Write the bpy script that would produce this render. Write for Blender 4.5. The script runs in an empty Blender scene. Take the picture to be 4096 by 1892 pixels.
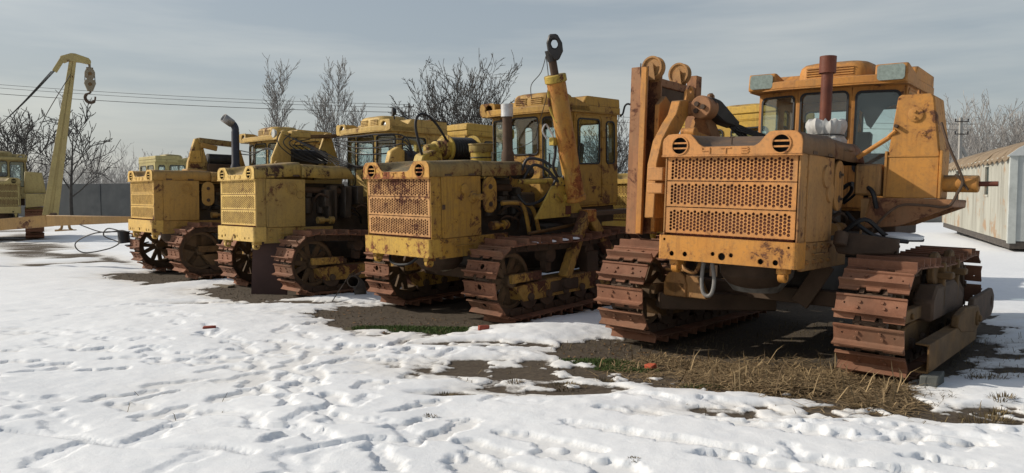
import bpy, bmesh, math, random
import numpy as np
from mathutils import Matrix, Vector
R = math.radians
scn = bpy.context.scene
COL = scn.collection

# ------------------------------------------------------------------ camera, sky, sun, exposure
cam_d = bpy.data.cameras.new('camera'); cam = bpy.data.objects.new('camera', cam_d); COL.objects.link(cam)
cam.location = (0, 0, 1.3206); cam.rotation_euler = (R(90 - 2.711), 0, 0)
cam_d.lens = 26.14; cam_d.sensor_width = 36; cam_d.clip_start = .05; cam_d.clip_end = 3000
scn.camera = cam
SUN_EL, SUN_TRAVEL = R(31), R(-8)          # light travels along +X, slightly towards the camera
wd = bpy.data.worlds.new('World'); scn.world = wd; wd.use_nodes = True
nt = wd.node_tree; nt.nodes.clear()
def wn(t, **k):
    n = nt.nodes.new(t)
    for a, b in k.items(): setattr(n, a, b)
    return n
wo = wn('ShaderNodeOutputWorld'); bg = wn('ShaderNodeBackground'); bg.inputs[1].default_value = .1
sky = wn('ShaderNodeTexSky', sky_type='NISHITA', sun_disc=False)
sky.sun_elevation = SUN_EL
sky.sun_rotation = R(278)                  # sun stands at the left, a little ahead
sky.air_density = 1.2; sky.dust_density = 3.0; sky.altitude = 150
tc = wn('ShaderNodeTexCoord'); mp = wn('ShaderNodeMapping'); mp.inputs['Scale'].default_value = (1.0, 1.6, 9.0); mp.inputs['Rotation'].default_value = (R(4), R(9), R(20))
nz = wn('ShaderNodeTexNoise'); nz.inputs['Scale'].default_value = 2.1; nz.inputs['Detail'].default_value = 5; nz.inputs['Roughness'].default_value = .55
cr = wn('ShaderNodeValToRGB'); cr.color_ramp.elements[0].position = .36; cr.color_ramp.elements[0].color = (4.2, 4.65, 4.95, 1)
cr.color_ramp.elements[1].position = .66; cr.color_ramp.elements[1].color = (6.3, 6.45, 6.25, 1)
mx = wn('ShaderNodeMix', data_type='RGBA'); spz = wn('ShaderNodeSeparateXYZ'); nt.links.new(tc.outputs['Generated'], spz.inputs[0]); vr = wn('ShaderNodeMapRange'); vr.inputs[1].default_value = .05; vr.inputs[2].default_value = .75; vr.inputs[3].default_value = .72; vr.inputs[4].default_value = .22
nt.links.new(spz.outputs[2], vr.inputs[0]); nt.links.new(vr.outputs[0], mx.inputs[0])
nt.links.new(tc.outputs['Generated'], mp.inputs[0]); nt.links.new(mp.outputs[0], nz.inputs['Vector'])
nt.links.new(nz.outputs[0], cr.inputs[0]); nt.links.new(sky.outputs[0], mx.inputs[6]); nt.links.new(cr.outputs[0], mx.inputs[7])
nt.links.new(mx.outputs[2], bg.inputs[0]); nt.links.new(bg.outputs[0], wo.inputs[0])
sd = bpy.data.lights.new('sun', 'SUN'); sun = bpy.data.objects.new('sun', sd); COL.objects.link(sun)
sd.energy = 3.95; sd.angle = R(.6); sd.color = (1, .92, .80)
dv = Vector((math.cos(SUN_TRAVEL) * math.cos(SUN_EL), math.sin(SUN_TRAVEL) * math.cos(SUN_EL), -math.sin(SUN_EL)))
sun.rotation_euler = dv.to_track_quat('-Z', 'Y').to_euler(); sun.location = (-20, 5, 20)
vs = scn.view_settings; vs.view_transform = 'Standard'; vs.look = 'None'; vs.exposure = 0; vs.gamma = 1; vs.use_curve_mapping = False
scn.cycles.max_bounces = 6; scn.cycles.transparent_max_bounces = 12

# ------------------------------------------------------------------ mesh helper
class MB:
    def __init__(s): s.v = []; s.f = []
    def add(s, vs_, fs):
        o = len(s.v); s.v += [tuple(p) for p in vs_]; s.f += [tuple(i + o for i in f) for f in fs]; return s
    def box(s, x0, x1, y0, y1, z0, z1):
        return s.add([(x0,y0,z0),(x1,y0,z0),(x1,y1,z0),(x0,y1,z0),(x0,y0,z1),(x1,y0,z1),(x1,y1,z1),(x0,y1,z1)],
                     [(0,3,2,1),(4,5,6,7),(0,1,5,4),(1,2,6,5),(2,3,7,6),(3,0,4,7)])
    def beam(s, p0, p1, w, h, up=(0,0,1), w1=None, h1=None):
        p0, p1, up = Vector(p0), Vector(p1), Vector(up); d = (p1 - p0).normalized()
        a = d.cross(up)
        if a.length < 1e-4: a = d.cross(Vector((0, 1, 0)))
        a.normalize(); b = a.cross(d).normalized(); w1 = w if w1 is None else w1; h1 = h if h1 is None else h1
        q = []
        for p, ww, hh in ((p0, w, h), (p1, w1, h1)):
            for i, j in ((-1,-1),(1,-1),(1,1),(-1,1)): q.append(p + a*i*ww/2 + b*j*hh/2)
        return s.add(q, [(3,2,1,0),(4,5,6,7),(0,1,5,4),(1,2,6,5),(2,3,7,6),(3,0,4,7)])
    def cyl(s, p0, p1, r0, r1=None, n=16, cap=True):
        p0, p1 = Vector(p0), Vector(p1); r1 = r0 if r1 is None else r1; d = (p1 - p0).normalized()
        a = d.orthogonal().normalized(); b = d.cross(a); q = []
        for p, r in ((p0, r0), (p1, r1)):
            for i in range(n):
                t = 2*math.pi*i/n; q.append(p + a*math.cos(t)*r + b*math.sin(t)*r)
        fs = [(i, (i+1) % n, n + (i+1) % n, n + i) for i in range(n)]
        if cap: fs += [tuple(range(n-1, -1, -1)), tuple(range(n, 2*n))]
        return s.add(q, fs)
    def tube(s, pts, r, n=8, cap=True):
        P = [Vector(p) for p in pts]; rs = r if isinstance(r, (list, tuple)) else [r]*len(P)
        q = []; a = None
        for i, p in enumerate(P):
            d = (P[min(i+1, len(P)-1)] - P[max(i-1, 0)]).normalized()
            if a is None: a = d.orthogonal().normalized()
            else:
                a = a - d*a.dot(d); a = a.normalized() if a.length > 1e-6 else d.orthogonal().normalized()
            b = d.cross(a)
            for k in range(n):
                t = 2*math.pi*k/n; q.append(p + (a*math.cos(t) + b*math.sin(t))*rs[i])
        fs = [(i*n+k, i*n+(k+1) % n, (i+1)*n+(k+1) % n, (i+1)*n+k) for i in range(len(P)-1) for k in range(n)]
        if cap: fs += [tuple(range(n-1, -1, -1)), tuple(range((len(P)-1)*n, len(P)*n))]
        return s.add(q, fs)
    def ring(s, c, ax, ri, ro, t, n=24):
        c = Vector(c); ax = Vector(ax).normalized(); a = ax.orthogonal().normalized(); b = ax.cross(a); q = []
        for i in range(n):
            u = a*math.cos(2*math.pi*i/n) + b*math.sin(2*math.pi*i/n)
            q += [c + u*ri - ax*t/2, c + u*ro - ax*t/2, c + u*ro + ax*t/2, c + u*ri + ax*t/2]
        fs = []
        for i in range(n):
            j = (i+1) % n
            for k in range(4): fs.append((i*4+k, j*4+k, j*4+(k+1) % 4, i*4+(k+1) % 4))
        return s.add(q, fs)
    def lathe(s, c, ax, prof, n=20):
        c = Vector(c); ax = Vector(ax).normalized(); a = ax.orthogonal().normalized(); b = ax.cross(a); q = []
        for h, r in prof:
            for i in range(n):
                q.append(c + ax*h + (a*math.cos(2*math.pi*i/n) + b*math.sin(2*math.pi*i/n))*max(r, 1e-4))
        fs = [(j*n+i, j*n+(i+1) % n, (j+1)*n+(i+1) % n, (j+1)*n+i) for j in range(len(prof)-1) for i in range(n)]
        return s.add(q, fs)
    def plate(s, outer, holes, th, O, U, V):
        """flat plate with holes: 2-D loops laid on origin O with axes U, V; thickness th along U x V"""
        bm = bmesh.new(); loops = []
        for lp in [outer] + list(holes):
            vv = [bm.verts.new((p[0], p[1], 0)) for p in lp]
            for i in range(len(vv)): bm.edges.new((vv[i], vv[(i+1) % len(vv)]))
            loops.append(len(vv))
        bmesh.ops.triangle_fill(bm, use_beauty=True, use_dissolve=False, edges=bm.edges[:])
        bm.verts.index_update()
        P = [(v.co.x, v.co.y) for v in bm.verts]
        T = []
        for f in bm.faces:
            i = [v.index for v in f.verts]
            ar = sum(P[i[k]][0]*P[i[(k+1) % 3]][1] - P[i[(k+1) % 3]][0]*P[i[k]][1] for k in range(3))
            T.append(i if ar > 0 else i[::-1])
        bm.free()
        O, U, V = Vector(O), Vector(U), Vector(V); N = U.cross(V).normalized()*th; n = len(P)
        q = [O + U*x + V*y + N for x, y in P] + [O + U*x + V*y for x, y in P]
        fs = [tuple(i) for i in T] + [tuple(k + n for k in i[::-1]) for i in T]
        o = 0
        for c, m in enumerate(loops):
            A = sum(P[o+k][0]*P[o+(k+1) % m][1] - P[o+(k+1) % m][0]*P[o+k][1] for k in range(m))
            sgn = (A > 0) == (c == 0)
            for k in range(m):
                a, b = o+k, o+(k+1) % m
                fs.append((a, a+n, b+n, b) if sgn else (b, b+n, a+n, a))
            o += m
        return s.add(q, fs)
    def prism(s, poly, O, U, V, th): return s.plate(poly, [], th, O, U, V)
    def build(s, name, mat, parent=None, bevel=0, smooth=True, ang=35, seg=1, label=None, solid=0, cat=None, group=None, kind=None):
        me = bpy.data.meshes.new(name); me.from_pydata(s.v, [], s.f); me.update()
        if mat: me.materials.append(mat)
        if smooth:
            me.polygons.foreach_set('use_smooth', [True]*len(me.polygons)); me.set_sharp_from_angle(angle=R(ang))
        o = bpy.data.objects.new(name, me); COL.objects.link(o)
        if parent: o.parent = parent
        if solid:
            m = o.modifiers.new('solid', 'SOLIDIFY'); m.thickness = solid; m.offset = -1
        if bevel:
            m = o.modifiers.new('bevel', 'BEVEL'); m.width = bevel; m.segments = seg; m.limit_method = 'ANGLE'; m.angle_limit = R(40); m.use_clamp_overlap = True
        tag(o, label, cat, group, kind)
        return o
def tag(o, label=None, cat=None, group=None, kind=None):
    if label: o['label'] = label
    if cat: o['category'] = cat
    if group: o['group'] = group
    if kind: o['kind'] = kind
    return o
def empty(name, loc=(0,0,0), rot=(0,0,0), label=None, cat=None, group=None):
    o = bpy.data.objects.new(name, None); COL.objects.link(o); o.location = loc; o.rotation_euler = rot; o.empty_display_size = .2
    return tag(o, label, cat, group)
def circ(cx, cy, r, n=12, ph=0): return [(cx + r*math.cos(2*math.pi*i/n+ph), cy + r*math.sin(2*math.pi*i/n+ph)) for i in range(n)]
def rrect(x0, x1, y0, y1, r, n=4):
    q = []
    for cx, cy, a0 in ((x1-r, y1-r, 0), (x0+r, y1-r, 90), (x0+r, y0+r, 180), (x1-r, y0+r, 270)):
        for k in range(n+1):
            a = R(a0 + 90*k/n); q.append((cx + r*math.cos(a), cy + r*math.sin(a)))
    return q
def bez(p0, p1, p2, p3, n=10):
    p0, p1, p2, p3 = map(Vector, (p0, p1, p2, p3))
    return [p0*(1-t)**3 + p1*3*t*(1-t)**2 + p2*3*t*t*(1-t) + p3*t**3 for t in [i/n for i in range(n+1)]]
def smoothpath(P, n=6):
    P = [Vector(p) for p in P]; out = []
    for i in range(len(P)-1):
        a, b, c, d = P[max(i-1, 0)], P[i], P[i+1], P[min(i+2, len(P)-1)]
        for k in range(n):
            t = k/n
            out.append(.5*((2*b) + (c-a)*t + (2*a-5*b+4*c-d)*t*t + (3*b-a-3*c+d)*t**3))
    return out + [P[-1]]

# ------------------------------------------------------------------ materials
def nodes(m):
    m.use_nodes = True; t = m.node_tree; t.nodes.clear(); return t
class NB:
    def __init__(s, name):
        s.m = bpy.data.materials.new(name); s.t = nodes(s.m)
        s.out = s.n('ShaderNodeOutputMaterial'); s.b = s.n('ShaderNodeBsdfPrincipled'); s.l(s.b.outputs[0], s.out.inputs[0])
        s.tc = s.n('ShaderNodeTexCoord')
    def n(s, t, **k):
        x = s.t.nodes.new(t)
        for a, b in k.items(): setattr(x, a, b)
        return x
    def l(s, a, b): s.t.links.new(a, b)
    def coord(s, scale=(1,1,1), loc=(0,0,0), src='Object', rnd=False):
        mpp = s.n('ShaderNodeMapping'); mpp.inputs['Scale'].default_value = scale; mpp.inputs['Location'].default_value = loc
        s.l(s.tc.outputs[src], mpp.inputs[0]); o = mpp.outputs[0]
        if rnd:
            oi = s.n('ShaderNodeObjectInfo'); ml = s.n('ShaderNodeMath', operation='MULTIPLY'); ml.inputs[1].default_value = 37.0
            s.l(oi.outputs['Random'], ml.inputs[0]); va = s.n('ShaderNodeVectorMath', operation='ADD'); s.l(o, va.inputs[0]); s.l(ml.outputs[0], va.inputs[1]); o = va.outputs[0]
        return o
    def noise(s, vec, scale, detail=6, rough=.6, dist=0):
        x = s.n('ShaderNodeTexNoise'); x.inputs['Scale'].default_value = scale; x.inputs['Detail'].default_value = detail
        x.inputs['Roughness'].default_value = rough; x.inputs['Distortion'].default_value = dist; s.l(vec, x.inputs['Vector']); return x.outputs[0]
    def ramp(s, fac, a, b, c0=(0,0,0,1), c1=(1,1,1,1), ease='LINEAR'):
        x = s.n('ShaderNodeValToRGB'); x.color_ramp.interpolation = ease; e = x.color_ramp.elements
        e[0].position = a; e[0].color = c0; e[1].position = b; e[1].color = c1; s.l(fac, x.inputs[0]); return x.outputs[0]
    def math(s, op, a, b=None):
        x = s.n('ShaderNodeMath', operation=op, use_clamp=(op in ('ADD', 'MULTIPLY', 'SUBTRACT')))
        for i, q in enumerate((a, b)):
            if q is None: continue
            if isinstance(q, (int, float)): x.inputs[i].default_value = q
            else: s.l(q, x.inputs[i])
        return x.outputs[0]
    def mix(s, f, a, b):
        x = s.n('ShaderNodeMix', data_type='RGBA')
        for i, q in ((0, f), (6, a), (7, b)):
            if isinstance(q, (int, float)): x.inputs[i].default_value = q
            elif isinstance(q, tuple): x.inputs[i].default_value = q if len(q) == 4 else (*q, 1)
            else: s.l(q, x.inputs[i])
        return x.outputs[2]
    def bump(s, h, st=.3, d=.01):
        x = s.n('ShaderNodeBump'); x.inputs['Strength'].default_value = st; x.inputs['Distance'].default_value = d; s.l(h, x.inputs['Height']); s.l(x.outputs[0], s.b.inputs['Normal'])
    def set(s, color=None, rough=None, metal=None, spec=None):
        for k, q in (('Base Color', color), ('Roughness', rough), ('Metallic', metal), ('Specular IOR Level', spec)):
            if q is None: continue
            if isinstance(q, (int, float)): s.b.inputs[k].default_value = q
            elif isinstance(q, tuple): s.b.inputs[k].default_value = q if len(q) == 4 else (*q, 1)
            else: s.l(q, s.b.inputs[k])
        return s.m
def paint(name, base, fade, rust=.3, dirt=.35, seed=0., rustc=(.115,.05,.027), dust=(.15,.105,.065), rnd=False):
    """weathered machine paint: faded patches, rust spots and runs, settled dirt on upward faces"""
    b = NB(name); c = b.coord(loc=(seed, seed*1.7, seed*.6), rnd=rnd)
    v = b.noise(c, 2.0, 6, .62); col = b.mix(b.ramp(v, .35, .68), base, fade)
    fine = b.noise(c, 34, 5, .7); col = b.mix(b.math('MULTIPLY', b.ramp(fine, .5, .66), .35), col, dust)
    # rain streaks
    st = b.noise(b.coord(scale=(13, 13, .9), loc=(seed, 0, seed), rnd=rnd), 1.6, 5, .6); stm = b.math('MULTIPLY', b.math('MULTIPLY', b.ramp(st, .50, .64), b.ramp(b.noise(c, 1.7, 5, .6), .42, .62)), dirt)
    col = b.mix(stm, col, tuple(x*.55 for x in dust))
    # rust
    n1 = b.noise(c, 5.2, 12, .76, .5); n2 = b.noise(c, 1.1, 3, .5)
    sm = b.math('ADD', b.math('MULTIPLY', n1, .72), b.math('MULTIPLY', n2, .28))
    th = .605 - rust*.17
    rm = b.ramp(sm, th, th + .03)
    run = b.math('MULTIPLY', b.ramp(b.noise(b.coord(scale=(9, 9, .55), loc=(seed*2, 3, seed), rnd=rnd), 2.3, 6, .65), .52, .62), min(1, rust*1.6))
    col = b.mix(run, col, tuple(.45*x + .55*y for x, y in zip(base, rustc)))
    blot = b.ramp(b.noise(c, 1.3, 8, .68, .8), .46, .60); col = b.mix(b.math('MULTIPLY', blot, .25 + .45*dirt), col, tuple(.45*x + .55*y for x, y in zip(base, dust)))
    rv = b.mix(b.ramp(b.noise(c, 22, 6, .7), .35, .65), tuple(x*.55 for x in rustc), tuple(min(1, x*1.35) for x in rustc))
    # stained halo around rust
    halo = b.math('MULTIPLY', b.ramp(sm, th - .05, th), .55)
    col = b.mix(halo, col, tuple(.5*x + .5*y for x, y in zip(base, rustc)))
    bv = b.n('ShaderNodeBevel', samples=3); bv.inputs[0].default_value = .016; gn = b.n('ShaderNodeNewGeometry'); dt = b.n('ShaderNodeVectorMath', operation='DOT_PRODUCT')
    b.l(bv.outputs[0], dt.inputs[0]); b.l(gn.outputs['Normal'], dt.inputs[1]); ed = b.ramp(dt.outputs['Value'], .80, .985, (1,1,1,1), (0,0,0,1))
    ew_ = b.math('MULTIPLY', ed, b.ramp(b.noise(c, 9, 6, .7), .44, .56)); rm = b.math('MAXIMUM', rm, b.math('MULTIPLY', ew_, min(1, .35 + rust*1.3)))
    col = b.mix(rm, col, rv)
    # settled dirt on tops
    g = b.n('ShaderNodeNewGeometry'); sp = b.n('ShaderNodeSeparateXYZ'); b.l(g.outputs['Normal'], sp.inputs[0])
    up = b.math('MULTIPLY', b.ramp(sp.outputs[2], .45, .9), b.ramp(b.noise(c, 5.5, 8, .7), .38, .55)); up = b.math('MULTIPLY', up, min(1, .25 + dirt*1.25))
    col = b.mix(up, col, dust)
    rg = b.math('ADD', b.math('MULTIPLY', rm, .3), b.math('ADD', .5, b.math('MULTIPLY', fine, .3)))
    b.bump(b.math('ADD', b.math('MULTIPLY', rm, .6), b.math('MULTIPLY', n1, .5)), .35, .006)
    return b.set(col, rg, 0, .35)
def rusty(name, c0, c1, seed=0., rough=.82, rnd=True, sc=1., hl=(.30,.20,.15)):
    b = NB(name); c = b.coord(loc=(seed, seed, 0), rnd=rnd)
    n = b.noise(c, 5*sc, 10, .72, .4); f = b.noise(c, 40*sc, 6, .75)
    col = b.mix(b.ramp(n, .3, .7), c0, c1); col = b.mix(b.math('MULTIPLY', b.ramp(f, .55, .8), .5), col, hl)
    col = b.mix(b.math('MULTIPLY', b.ramp(b.noise(c, 2.2*sc, 4, .6), .5, .72), .6), col, tuple(x*.45 for x in c0))
    if rnd:
        oi = b.n('ShaderNodeObjectInfo'); col = b.mix(b.math('MULTIPLY', oi.outputs['Random'], .38), col, tuple(.55*x for x in c0))
        col = b.mix(b.math('MULTIPLY', b.ramp(b.noise(c, 1.3*sc, 3, .6), .50, .62), .35), col, (.14,.10,.065))
    b.bump(f, .45, .004); return b.set(col, rough, 0, .3)
def plain(name, c, rough=.7, metal=0, var=.25, sc=8, bumpst=.15):
    b = NB(name); k = b.coord(rnd=True); n = b.noise(k, sc, 7, .65)
    col = b.mix(b.ramp(n, .3, .75), tuple(x*(1-var) for x in c), tuple(min(1, x*(1+var)) for x in c))
    b.bump(b.noise(k, sc*6, 4, .6), bumpst, .004); return b.set(col, rough, metal, .4)
def glass(name, tint=(.90,.955,.95), haze=.0):
    b = NB(name); b.t.nodes.remove(b.b)
    tr = b.n('ShaderNodeBsdfTransparent'); tr.inputs[0].default_value = (*tint, 1)
    gl = b.n('ShaderNodeBsdfGlossy'); gl.inputs['Roughness'].default_value = .03; gl.inputs[0].default_value = (1, 1, 1, 1)
    df = b.n('ShaderNodeBsdfDiffuse'); df.inputs[0].default_value = (.32, .33, .31, 1)
    lw = b.n('ShaderNodeLayerWeight'); lw.inputs[0].default_value = .5; fr = b.math('ADD', b.math('MULTIPLY', b.math('POWER', lw.outputs['Facing'], 5.0), .9), .045)
    dirt = b.ramp(b.noise(b.coord(rnd=True), 3.5, 8, .7), .35, .8)
    m0 = b.n('ShaderNodeMixShader'); b.l(b.math('ADD', b.math('MULTIPLY', dirt, .10), haze), m0.inputs[0]); b.l(tr.outputs[0], m0.inputs[1]); b.l(df.outputs[0], m0.inputs[2])
    m1 = b.n('ShaderNodeMixShader'); b.l(fr, m1.inputs[0]); b.l(m0.outputs[0], m1.inputs[1]); b.l(gl.outputs[0], m1.inputs[2]); b.l(m1.outputs[0], b.out.inputs[0])
    return b.m
M = {}
M['rubber'] = plain('black_rubber', (.018,.018,.02), .6)
M['iron'] = plain('oily_iron', (.060,.048,.038), .55, var=.5, sc=5)
M['steel'] = plain('bare_steel', (.30,.29,.28), .45, .5)
M['dark'] = plain('cavity_shade', (.02,.017,.015), .9)  # near-black base colour stands in for the shade inside openings
M['glass'] = glass('cab_glass'); M['cable'] = plain('wire_rope', (.03,.028,.026), .6, sc=60)
M['lens'] = plain('lamp_lens', (.45,.45,.42), .25)
M['shoe'] = rusty('track_rust', (.165,.070,.040), (.30,.142,.083), 1., hl=(.36,.24,.165))
M['shoe_lit'] = rusty('track_rust_bright', (.15,.062,.040), (.235,.105,.068), 4.)
M['oldiron'] = rusty('brown_iron', (.065,.043,.030), (.13,.08,.052), 2., hl=(.14,.1,.07))
M['ochre_iron'] = rusty('ochre_worn_iron', (.10,.058,.028), (.24,.135,.05), 3., hl=(.30,.18,.07))
M['wheel'] = rusty('wheel_iron', (.075,.05,.03), (.17,.105,.055), 2.7, hl=(.24,.17,.10))
M['core'] = rusty('rusty_radiator', (.10,.032,.02), (.20,.066,.04), 9., rnd=False, hl=(.22,.09,.06))
M['rust_red'] = rusty('red_rust', (.11,.03,.018), (.19,.06,.03), 5., rough=.6, hl=(.22,.09,.05))
M['canvas'] = plain('white_sack', (.46,.46,.445), .85, var=.12, sc=14)
M['lampcover'] = plain('grey_green_lamp_cover', (.21,.26,.24), .35, var=.3, sc=30)
M['film'] = plain('black_film', (.012,.013,.018), .35)
M['winchblk'] = plain('greasy_winch', (.022,.020,.020), .5, var=.5)
M['alu'] = plain('dull_aluminium', (.5,.5,.5), .5, .3)
M['blue_black'] = plain('blue_black_pipe', (.02,.024,.04), .5)

# ------------------------------------------------------------------ terrain heights (also used to stand things on)
rs = np.random.RandomState(7)
LAT = rs.rand(6, 512, 512).astype(np.float32)
def vnoise(x, y, k=0):
    xi = np.floor(x).astype(int); yi = np.floor(y).astype(int); fx = x - xi; fy = y - yi
    fx = fx*fx*(3-2*fx); fy = fy*fy*(3-2*fy); L = LAT[k % 6]; o = 97*k
    a = L[(xi+o) % 512, (yi+o) % 512]; b = L[(xi+1+o) % 512, (yi+o) % 512]; c = L[(xi+o) % 512, (yi+1+o) % 512]; d = L[(xi+1+o) % 512, (yi+1+o) % 512]
    return (a*(1-fx) + b*fx)*(1-fy) + (c*(1-fx) + d*fx)*fy
def fbm(x, y, sc, oct=4, g=.5, k=0):
    s = 0; a = 1; t = 0
    for i in range(oct):
        s = s + a*vnoise(x*sc*2**i + 13.7*i, y*sc*2**i - 7.3*i, k+i); t += a; a *= g
    return s/t
# tractor stands: x, y, z, yaw, pitch, roll
PA = (-6.5799, 13.2187, .0288, .7843, .0036, -.0062)
PB = (-4.0602, 11.0026, -.0154, .7854, .0023, -.0015)
PC = (-1.3084, 8.7114, -.0602, .7463, -.0402, -.0158)
PD = (1.749, 6.1722, .0475, .7094, .0111, -.0266)
def tolocal(P, x, y):
    dx, dy = x - P[0], y - P[1]; c, s = math.cos(P[3]), math.sin(P[3])
    return dx*c - dy*s, dx*s + dy*c            # across (right), back
def soil_z(x, y):
    z = -.05 + .05*(fbm(x, y, .35, 3, .5, 2) - .5) + .018*(fbm(x, y, 3.0, 4, .6, 1) - .5)
    for P, d in ((PD, -.06), (PC, -.05)):
        s, b = tolocal(P, x, y)
        z = z + d*np.exp(-((s/1.8)**2 + ((b-1.6)/2.4)**2)**2)
    z = z + .17*np.clip((y - 15)/8, 0, 1)*np.clip((-x - 6)/6, 0, 1)
    return z

# ------------------------------------------------------------------ tractor
def track_path(yf, yr, zc, rp):
    L = yr - yf; per = 2*L + 2*math.pi*rp
    def at_(s):
        s %= per
        if s < L:                              # top run, forwards
            u = s/L; sag = .035*math.sin(math.pi*u)**2 if L > 1 else 0
            return (yr - s, zc + rp - sag), math.pi/2 + 0
        s -= L
        if s < math.pi*rp:                     # round the front
            a = s/rp; return (yf - rp*math.sin(a), zc + rp*math.cos(a)), math.pi/2 + a
        s -= math.pi*rp
        if s < L: return (yf + s, zc - rp), 3*math.pi/2
        s -= L; a = s/rp
        return (yr + rp*math.sin(a), zc - rp*math.cos(a)), 3*math.pi/2 + a
    return per, at_
SHOE = {}
def shoe_mesh(hole, w=.5):
    k = (hole, w)
    if k in SHOE: return SHOE[k]
    m = MB(); h = w/2; nx, nw = .075, .03
    out = [(-h, -.098), (h, -.098), (h, .094)]
    for c in (nx, -nx): out += [(c+nw, .094), (c+nw*.7, .062), (c-nw*.7, .062), (c-nw, .094)]
    out += [(-h, .094)]
    hl = [circ(sx*.185, -.03, .008, 6) for sx in (-1, 1)]
    if hole: hl.append([(p[0], p[1]) for p in circ(0, -.035, .034, 12)])
    m.plate(out, hl, .013, (0,0,-.013), (1,0,0), (0,1,0))
    # rolled lip, grouser bar with flared foot
    m.prism([(-.098,-.004),(-.076,-.004),(-.084,.014),(-.098,.017)], (-h,0,0), (0,1,0), (0,0,1), w)
    m.prism([(.020,-.004),(.062,-.004),(.055,.012),(.052,.062),(.038,.066),(.034,.016)], (-h,0,0), (0,1,0), (0,0,1), w)
    for bx, by in ((-.085,-.052),(.075,-.045),(-.1,-.008),(.09,-.002)):
        if hole: bx *= .75
        m.cyl((bx, by, -.002), (bx, by, .013), .0145, .012, 6)
    me = bpy.data.meshes.new('track_shoe'); me.from_pydata(m.v, [], m.f); me.materials.append(M['shoe']); me.update()
    SHOE[k] = me; return me
def make_track(root, cx, side, yf, yr, zc, hole=False, detail=2, phase=0., rp=.37, w=.5, wheel='spoke', matframe=None, seed=0):
    """one crawler track: chain (part) with shoes, idler, sprocket, rollers (sub-parts)"""
    rd = random.Random(seed); per, at_ = track_path(yf, yr, zc, rp); n = int(round(per/.203)); pitch = per/n
    ch = MB()
    for i in range(n):
        (y0, z0), a0 = at_(i*pitch + phase); (y1, z1), a1 = at_((i+1)*pitch + phase)
        for s in (-1, 1):
            ch.beam((cx + s*.085, y0, z0), (cx + s*.085, y1, z1), .085, .035, up=(1, 0, 0))
        ch.cyl((cx - .12, y0, z0), (cx + .12, y0, z0), .03, None, 8)
    tr = ch.build('track_chain', M['oldiron'], root, smooth=False)
    me = shoe_mesh(hole, w)
    for i in range(n):
        (y, z), a = at_((i+.5)*pitch + phase)
        # tangent T = direction of travel, outward normal N
        (ya, za), _ = at_((i+.5)*pitch + phase - .03); (yb, zb), _ = at_((i+.5)*pitch + phase + .03)
        T = Vector((0, yb-ya, zb-za)).normalized(); N = Vector((0, T.z, -T.y))
        X = T.cross(N)
        o = bpy.data.objects.new('track_shoe', me); COL.objects.link(o); o.parent = tr
        mt = Matrix((X, T, N)).transposed().to_4x4(); p = Vector((cx, y, z)) + N*(.058 + rd.uniform(-.003, .003))
        mt.translation = p
        o.matrix_local = mt @ Matrix.Rotation(R(rd.uniform(-1.6, 1.6)), 4, 'X') @ Matrix.Rotation(R(rd.uniform(-.6, .6)), 4, 'Z')
    if detail < 1: return tr
    out = side*.11
    # idler wheel
    iw = MB(); r = rp - .035
    iw.ring((cx,yf,zc), (1,0,0), r-.05, r, .15, 36); iw.ring((cx,yf,zc), (1,0,0), r-.02, r+.03, .05, 36)
    iw.cyl((cx-.12,yf,zc), (cx+.12,yf,zc), .075, None, 20)
    if wheel == 'spoke':
        for k in range(5):
            a = math.pi/2 + 2*math.pi*k/5 + .5
            for d in (-.16, .16):
                p1 = (cx, yf + math.cos(a+d*1.6)*(r-.03), zc + math.sin(a+d*1.6)*(r-.03)); p0 = (cx, yf + math.cos(a+d*.6)*.05, zc + math.sin(a+d*.6)*.05)
                iw.beam(p0, p1, .07, .05, up=(1,0,0))
    else:
        iw.ring((cx,yf,zc), (1,0,0), .06, r-.02, .04, 36)
        for k in range(5):
            a = 2*math.pi*k/5 + .3; iw.beam((cx,yf,zc), (cx, yf+math.cos(a)*r*.95, zc+math.sin(a)*r*.95), .10, .04, up=(1,0,0))
    iw.build('idler_wheel', M['wheel'], tr, bevel=.006)
    # sprocket
    sp = MB(); pts = []
    nt_ = 26
    for k in range(nt_):
        for q, rr in ((0, rp-.06), (.3, rp-.06), (.5, rp+.02), (.7, rp+.02)):
            a = 2*math.pi*(k+q)/nt_; pts.append((math.cos(a)*rr, math.sin(a)*rr))
    sp.plate(pts, [circ(0, 0, .1, 12)], .05, (cx-.025, yr, zc), (0,1,0), (0,0,1))
    sp.lathe((cx,yr,zc), (side,0,0), [(-.12,.17),(.03,.2),(.1,.17),(.15,.08),(.155,0)], 20)
    sp.build('sprocket', M['oldiron'], tr)
    # rollers
    nb = 6
    for k in range(nb):
        y = yf + .28 + (yr-yf-.55)*k/(nb-1); z = zc - rp + .155; q = MB()
        q.lathe((cx,y,z), (1,0,0), [(-.13,0),(-.13,.14),(-.10,.145),(-.09,.11),(.09,.11),(.10,.145),(.13,.14),(.13,.05),(.17,.045),(.17,0)], 16)
        q.build('track_roller', M['oldiron'], tr)
    for k in (.33, .68):
        y = yf + (yr-yf)*k; z = zc + rp - .13; q = MB()
        q.lathe((cx,y,z), (1,0,0), [(-.1,0),(-.1,.09),(.1,.09),(.1,0)], 14); q.box(cx-.05, cx+.05, y-.05, y+.05, zc+.03, z)
        q.build('carrier_roller', M['oldiron'], tr, bevel=.005)
    # frame beam with sloped front end, yoke block
    fm = matframe or M['ochre_iron']; fb = MB(); x0 = cx + side*.02
    poly = [(yf+.02,zc-.07),(yf+.16,zc-.26),(yr-.1,zc-.26),(yr-.1,zc-.04),(yf+.5,zc-.04)]
    fb.prism(poly, (cx-.14,0,0), (0,1,0), (0,0,1), .28)
    fb.build('track_frame', fm, tr, bevel=.012)
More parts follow.
